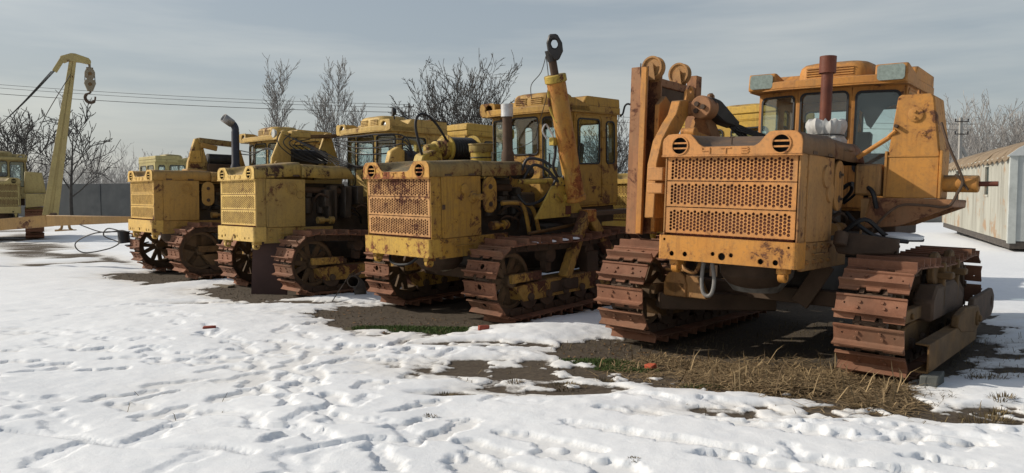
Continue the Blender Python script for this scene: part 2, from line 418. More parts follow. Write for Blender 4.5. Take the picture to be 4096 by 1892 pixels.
    yk = MB(); yk.box(cx+side*.14-.035, cx+side*.14+.035, yf-.06, yf+.46, zc-.02, zc+.085); yk.cyl((cx+side*.17,yf+.1,zc+.03),(cx+side*.2,yf+.1,zc+.03),.025,None,10)
    yk.box(cx-side*.14-.03, cx-side*.14+.03, yf-.06, yf+.46, zc-.02, zc+.08)
    yk.build('idler_yoke', fm, tr, bevel=.008)
    return tr

def grille_panel(root, z0, z1, hw, mat, y=0.):
    m = MB(); cw, chh, hr, t = .0322, .0285, .0132, .006
    nc = int((2*hw - .05)/cw); x0 = -nc*cw/2; nr = int((z1 - z0 - .036)/chh); zb = (z0+z1)/2 - (nr-.0)*chh/2 - chh/4
    fx = lambda x, z, yy: (x, yy, z)
    for c in range(nc):
        off = chh/2 if c % 2 else 0; xa, xb = x0 + c*cw, x0 + (c+1)*cw
        for r_ in range(nr):
            za = zb + r_*chh + off; zz = za + chh; cx, cz = (xa+xb)/2, (za+zz)/2
            O = [(xa,za),(cx,za),(xb,za),(xb,cz),(xb,zz),(cx,zz),(xa,zz),(xa,cz)]
            ang = [225,270,315,0,45,90,135,180]
            q = [fx(a,b_,y) for a,b_ in O] + [(cx+hr*math.cos(R(a)), y, cz+hr*math.sin(R(a))) for a in ang] + [(cx+hr*math.cos(R(a)), y+t, cz+hr*math.sin(R(a))) for a in ang]
            fs = []
            for k in range(8):
                j = (k+1) % 8; fs += [(k, j, 8+j, 8+k), (8+k, 8+j, 16+j, 16+k)]
            m.add(q, fs)
        # solid bits above and below each column
        lo, hi = zb + off, zb + off + nr*chh
        m.add([(xa,y,z0+.004),(xb,y,z0+.004),(xb,y,lo),(xa,y,lo)], [(0,1,2,3)]); m.add([(xa,y,hi),(xb,y,hi),(xb,y,z1-.004),(xa,y,z1-.004)], [(0,1,2,3)])
    e0, e1 = -hw, hw; xr = x0 + nc*cw
    for a, b_ in ((e0, x0), (xr, e1)): m.add([(a,y,z0+.004),(b_,y,z0+.004),(b_,y,z1-.004),(a,y,z1-.004)], [(0,1,2,3)])
    # folded rim
    for zz, s in ((z0+.004, 1), (z1-.004, -1)): m.add([(-hw,y,zz),(hw,y,zz),(hw,y+.025,zz+.001*s),(-hw,y+.025,zz+.001*s)], [(0,1,2,3)])
    for xx in (-hw, hw): m.add([(xx,y,z0+.004),(xx,y,z1-.004),(xx,y+.025,z1-.004),(xx,y+.025,z0+.004)], [(0,1,2,3)])
    return m.build('grille_panel', mat, root, smooth=False)

def make_hood(root, mat, nose, rise=0., length=1.62, seam=.76, eyes=True, letters=True, step=0., rearmat=None):
    zt, hw = 1.84, .605
    def top(x, y):
        d = .115*max(0, 1 - max(0, y)/.55)
        u = min(1, max(0, (.36 - abs(x))/.14)); u = u*u*(3-2*u)
        return zt - d*u + .018*(1 - (x/hw)**2)*min(1, max(0, (y-.1)/.5)) + rise*min(1, max(0, y/.7))
    # front fascia with two lamp openings
    prof = [(-hw,1.655),(hw,1.655)]
    xs = [hw, hw, hw-.012, hw-.05] + [.5-.04*i for i in range(26)] + [-(hw-.05), -(hw-.012), -hw, -hw]
    zs = [1.70, 1.765, 1.80, 1.828]
    outer = [(-hw,1.655),(hw,1.655),(hw,1.765),(hw-.012,1.80),(hw-.05,top(.5,0)-.006)] + [(.5-.04*i, top(.5-.04*i,0)) for i in range(26)] + [(-hw+.05,top(.5,0)-.006),(-hw+.012,1.80),(-hw,1.765)]
    f = MB(); holes = [circ(s*.438, 1.738, .074, 20) for s in (-1, 1)] if eyes else []
    f.plate(outer, holes, .012, (0,-.022,0), (1,0,0), (0,0,1))
    f.box(-hw-.004, hw+.004, -.04, .0, 1.643, 1.656)
    fo = f.build('hood_nose', nose, root, bevel=.003)
    if eyes:
        for s in (-1, 1):
            q = MB(); q.ring((s*.438,-.036,1.738), (0,1,0), .070, .082, .012, 24)
            for dz in (-.022, .022): q.box(s*.438-.071, s*.438+.071, -.034, -.02, 1.738+dz-.007, 1.738+dz+.007)
            q.build('lamp_grille', nose, fo)
            q = MB(); q.cyl((s*.438,.03,1.738), (s*.438,.04,1.738), .1, None, 16); q.cyl((s*.438,-.02,1.738),(s*.438,.03,1.738),.078,.078,16,False); q.build('lamp_recess', M['dark'], fo)  # dark disc and sleeve: recess shade put into the colour
    if letters:
        q = MB(); z0, z1, y0, y1 = 1.668, 1.718, -.041, -.033; t = .010
        def bar(a, b, c, d): q.box(a, b, y0, y1, c, d)
        bar(-.235,-.225,1.69,z1); bar(-.225,-.165,1.687,1.697); bar(-.165,-.155,z0,z1)
        q.build('letter', nose, fo, smooth=False); q = MB()
        bar(-.065,.025,z1-t,z1); bar(-.025,-.015,z0,z1-t); q.build('letter', nose, fo, smooth=False); q = MB()
        bar(.11,.17,z1-t,z1); bar(.12,.17,1.688,1.698); bar(.11,.17,z0,z0+t); bar(.17,.18,1.698,z1-t); bar(.17,.18,z0+t,1.688); q.build('letter', nose, fo, smooth=False)
    # top skin in two lengths
    def skin(ya, yb, zadd, name, mt, endcap):
        m = MB(); ny = 14; rows = []
        for j in range(ny+1):
            y = ya + (yb-ya)*j/ny; row = []
            rr = rise*min(1, max(0, y/.7)) + zadd
            dro = 0
            if endcap and y > yb-.16: dro = .11*((y-(yb-.16))/.16)**2
            L_ = [(-hw,1.665+rr*.6),(-hw,1.765+rr-dro),(-hw+.012,1.80+rr-dro),(-hw+.05,top(-.5,y)-.006+zadd-dro)] + [(-.5+.04*i, top(-.5+.04*i,y)+zadd-dro) for i in range(26)]
            L_ += [(hw-.05,top(.5,y)-.006+zadd-dro),(hw-.012,1.80+rr-dro),(hw,1.765+rr-dro),(hw,1.665+rr*.6)]
            rows.append([(x, y, z + .005*math.sin(7*y+5*x)*(1 if 0 < j < ny else 0)) for x, z in L_])
        n = len(rows[0])
        for rw in rows: m.v += rw
        m.f += [(j*n+i, j*n+i+1, (j+1)*n+i+1, (j+1)*n+i) for j in range(ny) for i in range(n-1)]
        if endcap: m.add([rows[-1][i] for i in range(n)], [tuple(range(n))])
        return m.build(name, mt, root, ang=50, solid=.008)
    h1 = skin(-.018, seam, 0, 'hood_top', mat, False)
    h2 = skin(seam+.012, length, -.012+step, 'hood_top', rearmat or mat, True)
    q = MB()
    for s in (-1, 1):
        for y in (.25, .62): q.box(s*hw-.006, s*hw+.006, y-.05, y+.05, 1.668+rise*.5, 1.69+rise*.5)
    q.build('hood_latch', M['oldiron'], h1)
    q = MB(); q.tube([(hw+.0,1.0,1.745),(hw+.03,1.0,1.75),(hw+.03,1.14,1.75),(hw+.0,1.14,1.745)], .008, 6); q.build('hood_handle', mat, h2)
    return fo

def make_bumper(root, mat, holes, hw=.606):
    m = MB(); z0, z1 = .757, .966
    m.plate(rrect(-hw+.03, hw-.03, z0, z1, .012, 2), [circ(x, z, r, 12) for x, z, r in holes], .014, (0,-.034,0), (1,0,0), (0,0,1))
    for s in (-1, 1):
        arc = [(s*(hw-.03) + s*.03*math.sin(R(a)), -.048 + .03*(1-math.cos(R(a)))) for a in (0, 22, 45, 68, 90)] + [(s*hw, .14)]
        for i in range(len(arc)-1):
            (xa, ya), (xb, yb) = arc[i], arc[i+1]
            m.add([(xa,ya,z0),(xb,yb,z0),(xb,yb,z1),(xa,ya,z1),(xa-s*.012,ya+.012,z0),(xb-s*.012,yb,z0),(xb-s*.012,yb,z1),(xa-s*.012,ya+.012,z1)],
                  [(0,1,2,3),(7,6,5,4),(0,4,5,1),(3,2,6,7),(1,5,6,2),(0,3,7,4)] if s > 0 else [(3,2,1,0),(4,5,6,7),(1,5,4,0),(7,6,2,3),(2,6,5,1),(4,7,3,0)])
    m.box(-hw+.03, hw-.03, -.034, .10, z1-.012, z1-.002); m.box(-hw+.03, hw-.03, -.034, .04, z0+.002, z0+.012)
    o = m.build('bumper', mat, root)
    q = MB(); q.box(-hw+.05, hw-.05, .0, .05, z0+.02, z1-.02); q.build('bumper_backing', M['dark'], o)  # dark slab behind the holes, shade put into its colour
    for s in (-1, 1):
        q = MB(); q.box(s*.47-.04, s*.47+.04, .0, .12, z0-.05, z0+.002); q.ring((s*.47,.05,z0-.07), (1,0,0), .022, .05, .06, 14); q.build('tow_lug', mat, o, bevel=.006)
    return o

def make_front(root, mat, detail=2, doorstyle='rings', seed=0, sidemat=None):
    sm = sidemat or mat
    # radiator housing: side plates, door panels, chassis plates, radiator core
    q = MB(); q.box(-.54, .54, .035, .16, .93, 1.66); q.build('radiator_core', M['core'], root)
    for s in (-1, 1):
        q = MB(); q.box(min(s*.572, s*.588), max(s*.572, s*.588), .001, .150, .957, 1.668)
        if s > 0:
            for k in range(9): q.cyl((.586, .128, 1.0+.08*k), (.594, .128, 1.0+.08*k), .007, None, 6)
        q.build('side_plate', sm, root, bevel=.004)
        q = MB(); a, b = (s*.578, s*.598); q.box(min(a,b), max(a,b), .154, .771, .962, 1.664)
        d = q.build('side_door', sm, root, bevel=.006, seg=2)
        xo = s*.598
        if doorstyle == 'rings':
            for (y, z, ro, ri) in ((.55,1.53,.092,.082),(.55,1.53,.058,.05),(.685,1.435,.062,.055)):
                q = MB(); q.ring((xo+s*.003,y,z), (1,0,0), ri, ro, .012, 28); q.build('door_ring', sm, d)
        elif doorstyle == 'discs':
            for (y, z, ro) in ((.56,1.50,.095),(.66,1.37,.085)):
                q = MB(); q.lathe((xo,y,z), (s,0,0), [(0,ro),(.018,ro*.96),(.022,ro*.8),(.02,0)], 28); q.build('door_disc', sm, d)
        else:
            q = MB(); q.lathe((xo,.50,1.515), (s,0,0), [(0,.06),(.02,.06),(.024,.05),(.02,0)], 24); q.build('filler_cap', sm, d)
            q = MB(); q.lathe((xo,.64,1.42), (s,0,0), [(0,.07),(.015,.065),(.02,.04),(.06,.035),(.065,.025),(.12,.025),(.122,.036),(.15,.036),(.152,.015),(.13,.0)], 20); q.build('filler_neck', sm, d)
            q = MB(); q.box(min(xo,xo+s*.02), max(xo,xo+s*.02), .15, .19, 1.29, 1.345); q.build('door_latch', M['oldiron'], d, bevel=.004)
        q = MB(); q.box(min(s*.55, s*.582), max(s*.55, s*.582), .13, 1.25, .73, .959)
        c = q.build('chassis_plate', sm, root, bevel=.005)
        if detail > 1:
            for y in (.22,.40,.58,.76):
                for z in (.80,.92):
                    b_ = MB(); b_.cyl((s*.582,y,z),(s*.600,y,z),.020,.018,8); b_.cyl((s*.6,y,z),(s*.612,y,z),.010,None,6); b_.build('bolt', sm, c)
            b_ = MB(); b_.box(min(s*.582,s*.61), max(s*.582,s*.61), .36, .66, .855, .868); b_.build('step_bar', sm, c)
def make_engine(root, mat, style, seed=0):
    rd = random.Random(seed)
    q = MB(); q.box(-.26, .26, .80, 2.15, .70, 1.42); q.box(-.16, .22, .85, 1.7, 1.42, 1.62); q.build('engine_block', M['iron'], root, bevel=.02)
    q = MB(); q.lathe((0,.62,.74), (0,0,-1), [(0,.30),(.12,.29),(.2,.22),(.24,.1),(.245,0)], 20); q.build('oil_pan', M['oldiron'], root)
    if style != 'open':
        # capsule-shaped access cover on a stalk beside the engine
        z0, z1, y0, y1 = 1.215, 1.655, .825, 1.05; r = (y1-y0)/2
        p = [(y0+r + r*math.cos(R(a)), z1-r + r*math.sin(R(a))) for a in range(0, 181, 20)] + [(y0+r + r*math.cos(R(a)), z0+r + r*math.sin(R(a))) for a in range(180, 361, 20)]
        q = MB(); q.prism(p, (.565,0,0), (0,1,0), (0,0,1), .03); c = q.build('cover_plate', mat, root, bevel=.01, seg=2)
        for z in (1.53, 1.32):
            b_ = MB(); b_.cyl((.595,y0+r,z),(.60,y0+r,z),.032,None,14); b_.cyl((.6,y0+r,z),(.625,y0+r,z),.012,None,8); b_.build('cover_stud', M['oldiron'], c)
    q = MB(); q.lathe((.52,1.02,1.05), (0,1,0), [(0,0),(0,.055),(.1,.055),(.105,.03),(.2,.028),(.21,.06),(.27,.06),(.27,0)], 16); q.build('starter_motor', mat, root)
    for k in range(4):
        q = MB(); y = .98 + .24*k; q.cyl((.27,y,1.15),(.27,y,1.4),.075,None,14); q.box(.2,.36,y-.05,y+.05,1.4,1.5); q.build('cylinder_head', M['iron'], root, bevel=.01)
    for k in range(5):
        y0 = .95 + rd.random()*.9; z0 = 1.0 + rd.random()*.5
        P = [(.30+rd.random()*.1, y0, z0), (.42+rd.random()*.1, y0+.1*rd.random(), z0+.1), (.45, y0+.25, z0+.05*rd.random()), (.3, y0+.4, z0-.1)]
        q = MB(); q.tube(smoothpath(P), .012+.01*rd.random(), 7); q.build('hose', M['rubber'] if k % 2 else M['oldiron'], root)
    q = MB(); q.cyl((.34,.86,1.52),(.34,1.55,1.50),.05,None,12); q.build('manifold', M['oldiron'], root)
    # running gear between the tracks
    q = MB(); q.box(-.5, .5, 2.1, 3.35, .34, 1.0); q.box(-.40, .40, 1.2, 2.1, .42, .74); q.build('transmission_case', M['iron'], root, bevel=.03)
    q = MB(); q.beam((-1.0,1.15,.42),(1.0,1.15,.42), .16, .14); q.build('cross_beam', M['oldiron'], root, bevel=.01)

def window(shell, x0, x1, z0, z1, O, U, V, r=.06):
    N = Vector(U).cross(Vector(V)).normalized()
    q = MB(); q.plate(rrect(x0-.004, x1+.004, z0-.004, z1+.004, r, 4), [rrect(x0+.016, x1-.016, z0+.016, z1-.016, r*.8, 4)], .012, Vector(O) + N*.021, U, V); q.build('window_seal', M['rubber'], shell)
    q = MB(); q.prism(rrect(x0+.002, x1-.002, z0+.002, z1-.002, r, 4), Vector(O) + N*.006, U, V, .006); return q.build('window_pane', M['glass'], shell, smooth=False)
def make_cab(root, mat, roofmat, lamps='round', detail=2, roof_upper=True, y0=2.26, broken=False, hump=True, sheet=False):
    hw = .735; yr = 3.36; yc = y0 + .12; zb, zt = 1.24, 2.49
    sh = MB(); X, Z = (1,0,0), (0,0,1)
    sh.plate([(-.275,zb),(.275,zb),(.275,zt),(-.275,zt)], [rrect(-.245,.245,1.93,2.44,.06)], .02, (0,y0,0), X, Z)
    wins = [(-.245,.245,1.93,2.44,(0,y0,0),X,Z)]
    for s in (-1, 1):
        U = Vector((hw-.27, s*(yc-y0), 0)); ln = U.length; U.normalize()
        O = (.27, y0, 0) if s > 0 else (-hw, yc, 0)
        sh.plate([(0,zb),(ln,zb),(ln,zt),(0,zt)], [rrect(.035,ln-.035,1.60,2.43,.06)], .02, O, U, Z)
        wins.append((.035,ln-.035,1.60,2.43,O,U,Z))
        # side wall: door and rear quarter window
        O2 = (hw, yc, 0) if s > 0 else (-hw, yr, 0); U2 = Vector((0,1,0)) if s > 0 else Vector((0,-1,0)); W = yr-yc
        hh = [(.06,.55,1.79,2.40),(.70,W-.08,1.79,2.38)]
        if s < 0: hh = [(W-b, W-a, c, d) for a, b, c, d in hh]
        sh.plate([(0,zb),(W,zb),(W,zt),(0,zt)], [rrect(*k, .06) for k in hh], .02, O2, U2, Z)
        for k in hh: wins.append((*k, O2, U2, Z))
    sh.plate([(-hw,zb),(hw,zb),(hw,zt),(-hw,zt)], [rrect(-.6,-.06,1.75,2.38,.06), rrect(.06,.6,1.75,2.38,.06)], .02, (0,yr,0), (-1,0,0), Z)
    wins += [(-.6,-.06,1.75,2.38,(0,yr,0),(-1,0,0),Z), (.06,.6,1.75,2.38,(0,yr,0),(-1,0,0),Z)]
    sh.prism([(-hw,yr),(-hw,yc),(-.27,y0),(.27,y0),(hw,yc),(hw,yr)], (0,0,zb-.03), (1,0,0), (0,1,0), .03)
    shell = sh.build('cab_shell', mat, root, bevel=.004)
    for w in wins: window(shell, *w)
    # door outline, hinges, handle on the near side
    for s in (1, -1):
        q = MB(); q.plate(rrect(yc+.025, yc+.60, zb+.03, 2.455, .06), [rrect(yc+.037, yc+.588, zb+.042, 2.443, .055)], .012, (s*hw+(.018 if s > 0 else -.03),0,0), (0,1,0), (0,0,1)); q.build('door_edge', mat, shell)
        for z in (1.55, 2.2):
            q = MB(); q.box(min(s*hw+s*.018,s*hw+s*.045), max(s*hw+s*.018,s*hw+s*.045), yc+.585, yc+.66, z-.045, z+.045); q.build('door_hinge', mat, shell, bevel=.004)
    # floor skirt, seat, levers
    q = MB(); q.box(-.70,.70,2.45,3.34,.98,1.208); q.build('cab_base', M['oldiron'], root, bevel=.01)
    q = MB(); q.box(-.22,.22,2.85,3.2,1.35,1.62); q.beam((0,3.2,1.6),(0,3.28,2.1),.42,.09,up=(0,1,0)); q.build('seat', M['rubber'], shell, bevel=.02)
    q = MB()
    q.cyl((.1,2.6,1.3),(.12,2.62,1.95),.012,None,6); q.build('lever', M['iron'], shell)
    # roof with bay front visor
    rf = MB(); rp = [(-.79,3.36+.02),(-.79,2.21+y0-2.26),(-.44,2.115+y0-2.26),(.44,2.115+y0-2.26),(.79,2.21+y0-2.26),(.79,3.38)]
    rf.prism(rp, (0,0,zt-.005), (1,0,0), (0,1,0), .085)
    roof = rf.build('cab_roof', roofmat, root, bevel=.012, seg=2)
    q = MB(); q.prism([(x*1.008, y-.006*(1 if y < 3 else -1)) for x, y in rp], (0,0,zt-.014), (1,0,0), (0,1,0), .012); q.build('roof_gutter', roofmat, roof)
    if roof_upper:
        q = MB(); q.prism([(2.52,2.57),(3.385,2.57),(3.375,2.69),(2.62,2.70)], (-.785,0,0), (0,1,0), (0,0,1), 1.57); q.build('roof_box', roofmat, roof, bevel=.02, seg=2)
    if hump:
        q = MB(); rows = []; n = 24
        for z, k in ((2.57,1.12),(2.60,1.10),(2.605,1.0),(2.68,.99),(2.735,.95),(2.765,.86),(2.778,.7),(2.782,.3)):
            rows.append([(.03 + p[0]*k, 2.60 + p[1]*k, z + .03*(p[1]*k)) for p in rrect(-.37,.37,-.30,.30,.16,5)])
        n = len(rows[0])
        for rw in rows: q.v += rw
        q.f += [(j*n+i, j*n+(i+1) % n, (j+1)*n+(i+1) % n, (j+1)*n+i) for j in range(len(rows)-1) for i in range(n)]; q.f.append(tuple((len(rows)-1)*n+i for i in range(n)))
        hp = q.build('vent_hump', roofmat, roof, ang=50)
        if detail > 1:
            for xa, xb in ((-.22,-.02),(.06,.26)):
                for k in range(4):
                    q = MB(); z = 2.625+.025*k; q.prism([(0,0),(-.012,-.002),(-.002,.012)], (xa,2.303,z), (0,1,0), (0,0,1), xb-xa); q.box(xa,xb,2.299,2.304,z-.008,z-.001); q.build('louver', roofmat, hp)
    # roof corner lamp housings
    for s in (-1, 1):
        q = MB(); x0, x1 = (.50, .80) if s > 0 else (-.80, -.50); yl = 2.20 + y0 - 2.26
        if lamps == 'rect':
            q.prism([(yl-.05,2.483),(yl+.5,2.483),(yl+.45,2.58),(yl+.02,2.672),(yl-.03,2.672)], (x0,0,0), (0,1,0), (0,0,1), x1-x0)
            h = q.build('lamp_housing', roofmat, roof, bevel=.02, seg=2)
            q = MB(); q.prism(rrect(x0+.03, x1-.02, 2.505, 2.655, .03), (0,yl-.052,0), (1,0,0), (0,0,1), .012); q.build('lamp_cover', M['lampcover'], h)
        else:
            O = rrect(x0, x1, 2.483, 2.668, .05)
            q.plate(O, [circ((x0+x1)/2 - s*.03, 2.575, .068, 20)], .03, (0,yl,0), (1,0,0), (0,0,1))
            q.prism([(yl,2.483),(yl+.5,2.483),(yl+.45,2.57),(yl+.15,2.66),(yl,2.66)], (x0+.01,0,0), (0,1,0), (0,0,1), .02)
            q.prism([(yl,2.66),(yl+.15,2.66),(yl+.45,2.57),(yl+.45,2.55),(yl+.14,2.64),(yl,2.64)], (x0+.012,0,0), (0,1,0), (0,0,1), x1-x0-.024)
            q.prism([(yl,2.483),(yl+.5,2.483),(yl+.45,2.57),(yl+.15,2.66),(yl,2.66)], (x1-.03,0,0), (0,1,0), (0,0,1), .02)
            h = q.build('lamp_housing', roofmat, roof, bevel=.005)
            if lamps == 'round':
                q = MB(); cx = (x0+x1)/2 - s*.03; q.lathe((cx,yl+.03,2.575), (0,-1,0), [(0,.066),(.015,.062),(.03,.04),(.036,0)], 20); q.build('headlamp', M['lens'], h)
            else:
                q = MB(); q.box(x0+.03,x1-.03,yl+.2,yl+.22,2.5,2.62); q.build('lamp_back', M['dark'], h)
    return shell

def tractor(P, label, name='crawler_tractor', cat='crawler tractor', group='yellow crawler tractors parked side by side'):
    return empty(name, P[:3], (-P[4], -P[5], -P[3]), label, cat, group)
def cable(root, pts, r=.011, mat='cable', name='cable', n=6): q = MB(); q.tube(smoothpath(pts), r, n); return q.build(name, M[mat], root)
def exhaust(root, x, y, z0, z1, r, mat, top=None, topmat=None, rtop=None, flare=True):
    q = MB(); pr = [(0, r*1.35), (.10, r*1.3), (.16, r)] if flare else [(0, r)]
    q.lathe((x,y,z0), (0,0,1), pr + [(z1-z0, r), (z1-z0, r*.8), (z1-z0-.12, r*.8)], 20); e = q.build('exhaust_pipe', mat, root)
    if top:
        q = MB(); q.lathe((x,y,z1-.01), (0,0,1), [(0,rtop*.8),(0,rtop),(top,rtop),(top,rtop*.86),(.02,rtop*.84)], 22); q.build('exhaust_sleeve', topmat or mat, e)
    return e

# ---- D: orange machine, nearest, at the right
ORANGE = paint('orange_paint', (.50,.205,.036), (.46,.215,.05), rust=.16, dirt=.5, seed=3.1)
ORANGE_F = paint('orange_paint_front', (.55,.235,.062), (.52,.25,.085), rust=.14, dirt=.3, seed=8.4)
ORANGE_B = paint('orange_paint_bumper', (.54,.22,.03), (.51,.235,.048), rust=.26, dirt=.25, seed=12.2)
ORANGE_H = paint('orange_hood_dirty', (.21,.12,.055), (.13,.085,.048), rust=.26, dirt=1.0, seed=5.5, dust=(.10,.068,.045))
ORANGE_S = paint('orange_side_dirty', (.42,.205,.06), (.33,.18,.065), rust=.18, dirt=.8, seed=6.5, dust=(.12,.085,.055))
ORANGE_T = paint('orange_tower', (.51,.215,.034), (.47,.225,.048), rust=.20, dirt=.6, seed=14.4, dust=(.14,.10,.055))
MAST = paint('brown_orange_steel', (.34,.155,.06), (.26,.12,.055), rust=.42, dirt=.6, seed=21., rustc=(.12,.05,.03))
D = tractor(PD, 'orange crawler tractor with side counterweight tower and pulley mast, nearest at the right')
make_hood(D, ORANGE_H, ORANGE_F)
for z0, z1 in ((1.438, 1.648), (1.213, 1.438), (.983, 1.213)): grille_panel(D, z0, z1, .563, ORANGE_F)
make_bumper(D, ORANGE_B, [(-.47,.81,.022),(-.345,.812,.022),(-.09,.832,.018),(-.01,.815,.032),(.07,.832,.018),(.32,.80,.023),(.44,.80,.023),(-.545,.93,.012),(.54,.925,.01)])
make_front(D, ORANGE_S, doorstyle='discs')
make_engine(D, ORANGE_S, 'cover', 4)
make_cab(D, ORANGE, ORANGE, lamps='rect')
for s in (-1, 1): make_track(D, s*1.098, s, .56, 2.93, .375, phase=.05 if s < 0 else .12, seed=11+s, wheel='spoke', matframe=M['ochre_iron'])
# hood oddments: small T-handle on the nose, dent flap, torn cover edge
q = MB(); q.cyl((-.03,.10,1.73),(-.03,.10,1.81),.006,None,6); q.cyl((-.05,.10,1.81),(-.01,.10,1.81),.006,None,6); q.build('hood_pin', M['oldiron'], D)
exhaust(D, .30, 1.38, 1.80, 2.50, .052, M['rust_red'], .155, M['rust_red'], .075, flare=False)
q = MB(); rd = random.Random(5)
pr = [(-.02,.15),(.03,.165),(.07,.14),(.09,.155),(.14,.16),(.20,.145),(.22,.10),(.18,.06)]
n = 56; rows = []; fold = [rd.uniform(-1,1) for i in range(n)]; fold = [.6*fold[i]+.4*fold[i-1] for i in range(n)]
pr = [(-.04,.17),(-.01,.16),(.02,.165),(.05,.15),(.07,.125),(.085,.14),(.12,.155),(.15,.165),(.185,.16),(.21,.15),(.215,.12),(.19,.08)]
for h, r in pr: rows.append([(.30 + math.cos(2*math.pi*i/n)*r*(1+.16*fold[i]+.05*rd.uniform(-1,1)), 1.42 + math.sin(2*math.pi*i/n)*r*(1+.16*fold[i]+.05*rd.uniform(-1,1)), 1.84 + h + .02*fold[(i*3) % n]) for i in range(n)])
for rw in rows: q.v += rw
q.f += [(j*n+i, j*n+(i+1) % n, (j+1)*n+(i+1) % n, (j+1)*n+i) for j in range(len(rows)-1) for i in range(n)]
w_ = q.build('cloth_wrap', M['canvas'], D, ang=50, label='white sacking tied round the air intake')
cable(w_, [(.30+.16*math.cos(a), 1.42+.16*math.sin(a), 1.915) for a in [k*math.pi/6 for k in range(13)]], .006, name='tie_cord')
# torn black film in the right front window
q = MB(); f0 = Vector((.30,2.27,0)); f1 = Vector((.72,2.375,0)); fp = lambda u, z: (f0.x+(f1.x-f0.x)*u, f0.y+(f1.y-f0.y)*u+.012, z)
pl = [(0,2.42),(1,2.42),(1,2.30),(.8,2.28),(.62,2.25),(.45,2.12),(.36,2.05),(.26,2.09),(.16,2.22),(.10,2.24),(.06,1.9),(.05,1.62),(0,1.62)]
q.add([fp(*p) for p in pl], [tuple(range(len(pl)))]); q.build('torn_film', M['film'], D, solid=.003, smooth=False)
q = MB(); pl = [(0,1.62),(1,1.62),(1,1.80),(.05,1.80)]; q.add([fp(u, z) for u, z in pl], [(0,1,2,3)]); q.build('torn_film', M['film'], D, solid=.003, smooth=False)
# counterweight tower on the right with its platform
tw = MB(); yT = 1.28
tw.prism([(.875,1.345),(1.285,1.345),(1.285,1.72),(1.275,1.76),(1.215,2.20),(1.195,2.235),(.965,2.235),(.94,2.215),(.885,1.72)], (0,yT+.02,0), (1,0,0), (0,0,1), .02)
tw.prism([(1.285,1.345),(1.285,1.75),(1.215,2.22),(1.195,2.22),(1.262,1.75),(1.262,1.345)], (0,yT+.40,0), (1,0,0), (0,0,1), .38)
tw.prism([(.875,1.345),(.885,1.72),(.945,2.22),(.965,2.22),(.905,1.72),(.895,1.345)], (0,yT+.40,0), (1,0,0), (0,0,1), .38)
tw.box(.96,1.2,yT+.02,yT+.4,2.215,2.232)
T_ = tw.build('counterweight_tower', ORANGE_T, D, bevel=.006)
q = MB(); q.box(.885,1.275,yT-.008,yT-.002,1.70,1.712); q.build('weld_seam', ORANGE_T, T_)
for x0, x1 in ((.862,.882),(1.288,1.31)):
    q = MB(); q.box(x0,x1,yT-.012,yT+.10,1.345,1.75); q.build('edge_flange', ORANGE_T, T_, bevel=.003)
q = MB(); q.lathe((1.085,yT,2.06), (0,-1,0), [(0,.062),(.014,.062),(.016,.055),(.016,0)], 24); pl_ = q.build('pivot_cap', ORANGE_T, T_)
for dz in (-.026,.026): q = MB(); q.cyl((1.08,yT-.014,2.06+dz),(1.08,yT-.032,2.06+dz),.014,None,8); q.build('cap_bolt', ORANGE_T, pl_)
q = MB(); q.lathe((1.155,yT,1.90), (0,-1,0), [(0,.024),(.006,.022),(.008,0)], 16); q.build('plug', ORANGE_T, T_)
q = MB(); q.cyl((.945,yT-.0,1.965),(.945,yT-.05,1.965),.016,None,10); q.build('pin', M['oldiron'], T_)
q = MB(); q.cyl((1.08,yT+.1,2.23),(1.08,yT+.1,2.28),.014,None,8); q.build('lifting_stud', ORANGE_T, T_)
q = MB(); q.prism([(.70,1.06),(.70,1.34),(1.40,1.34),(1.40,1.275),(1.0,1.10)], (0,yT+.03,0), (1,0,0), (0,0,1), .035)
q.box(.70,1.40,yT-.004,yT+.62,1.318,1.343); q.prism([(.70,1.06),(.70,1.34),(1.40,1.34),(1.40,1.275),(1.0,1.10)], (0,yT+.6,0), (1,0,0), (0,0,1), .03)
q.prism([(1.388,1.275),(1.388,1.34),(1.40,1.34),(1.40,1.275)], (0,yT+.6,0), (1,0,0), (0,0,1), .6)
q.build('platform_bracket', MAST, D, bevel=.005)
q = MB(); q.prism([(.70,1.0),(.70,1.33),(.77,1.33)], (0,yT+.0,0), (1,0,0), (0,0,1), .06); q.build('bracket_rib', ORANGE_S, D)
q = MB(); q.cyl((1.30,1.40,1.475),(1.565,1.40,1.475),.072,None,24); cy_ = q.build('weight_cylinder', ORANGE_T, D, bevel=.008)
q = MB(); q.cyl((1.565,1.40,1.475),(1.70,1.40,1.478),.021,None,14); q.build('piston_rod', M['rust_red'], cy_)
cable(D, [(1.29,1.24,1.98),(1.36,1.22,1.78),(1.44,1.27,1.58),(1.46,1.31,1.49),(1.43,1.31,1.40),(1.37,1.26,1.28),(1.2,1.23,1.285),(1.0,1.22,1.27),(.84,1.2,1.10),(.78,1.15,.95)], .012, 'oldiron')
cable(D, [(1.40,1.318,1.55),(1.45,1.32,1.50),(1.50,1.33,1.42)], .010, 'oldiron')
q = MB(); q.tube([(.62,1.32,1.70),(.9,1.30,1.885)], .022, 10); q.tube([(.88,1.29,1.88),(.94,1.27,1.93)], .016, 8); q.build('strut_rod', ORANGE, D)
q = MB(); q.box(.62,.84,1.25,1.62,1.36,1.64); q.build('side_tank', ORANGE_S, D, bevel=.02)
for pts in ([(.62,1.1,1.2),(.75,1.0,1.1),(.9,1.05,1.0),(1.1,1.2,.97)], [(.62,1.0,1.02),(.8,1.0,1.15),(.95,1.2,1.0),(1.15,1.5,.98)], [(.66,1.5,1.25),(.72,1.3,1.42),(.80,1.2,1.38),(.82,1.25,1.25)]):
    cable(D, pts, .02, 'rubber', 'hose')
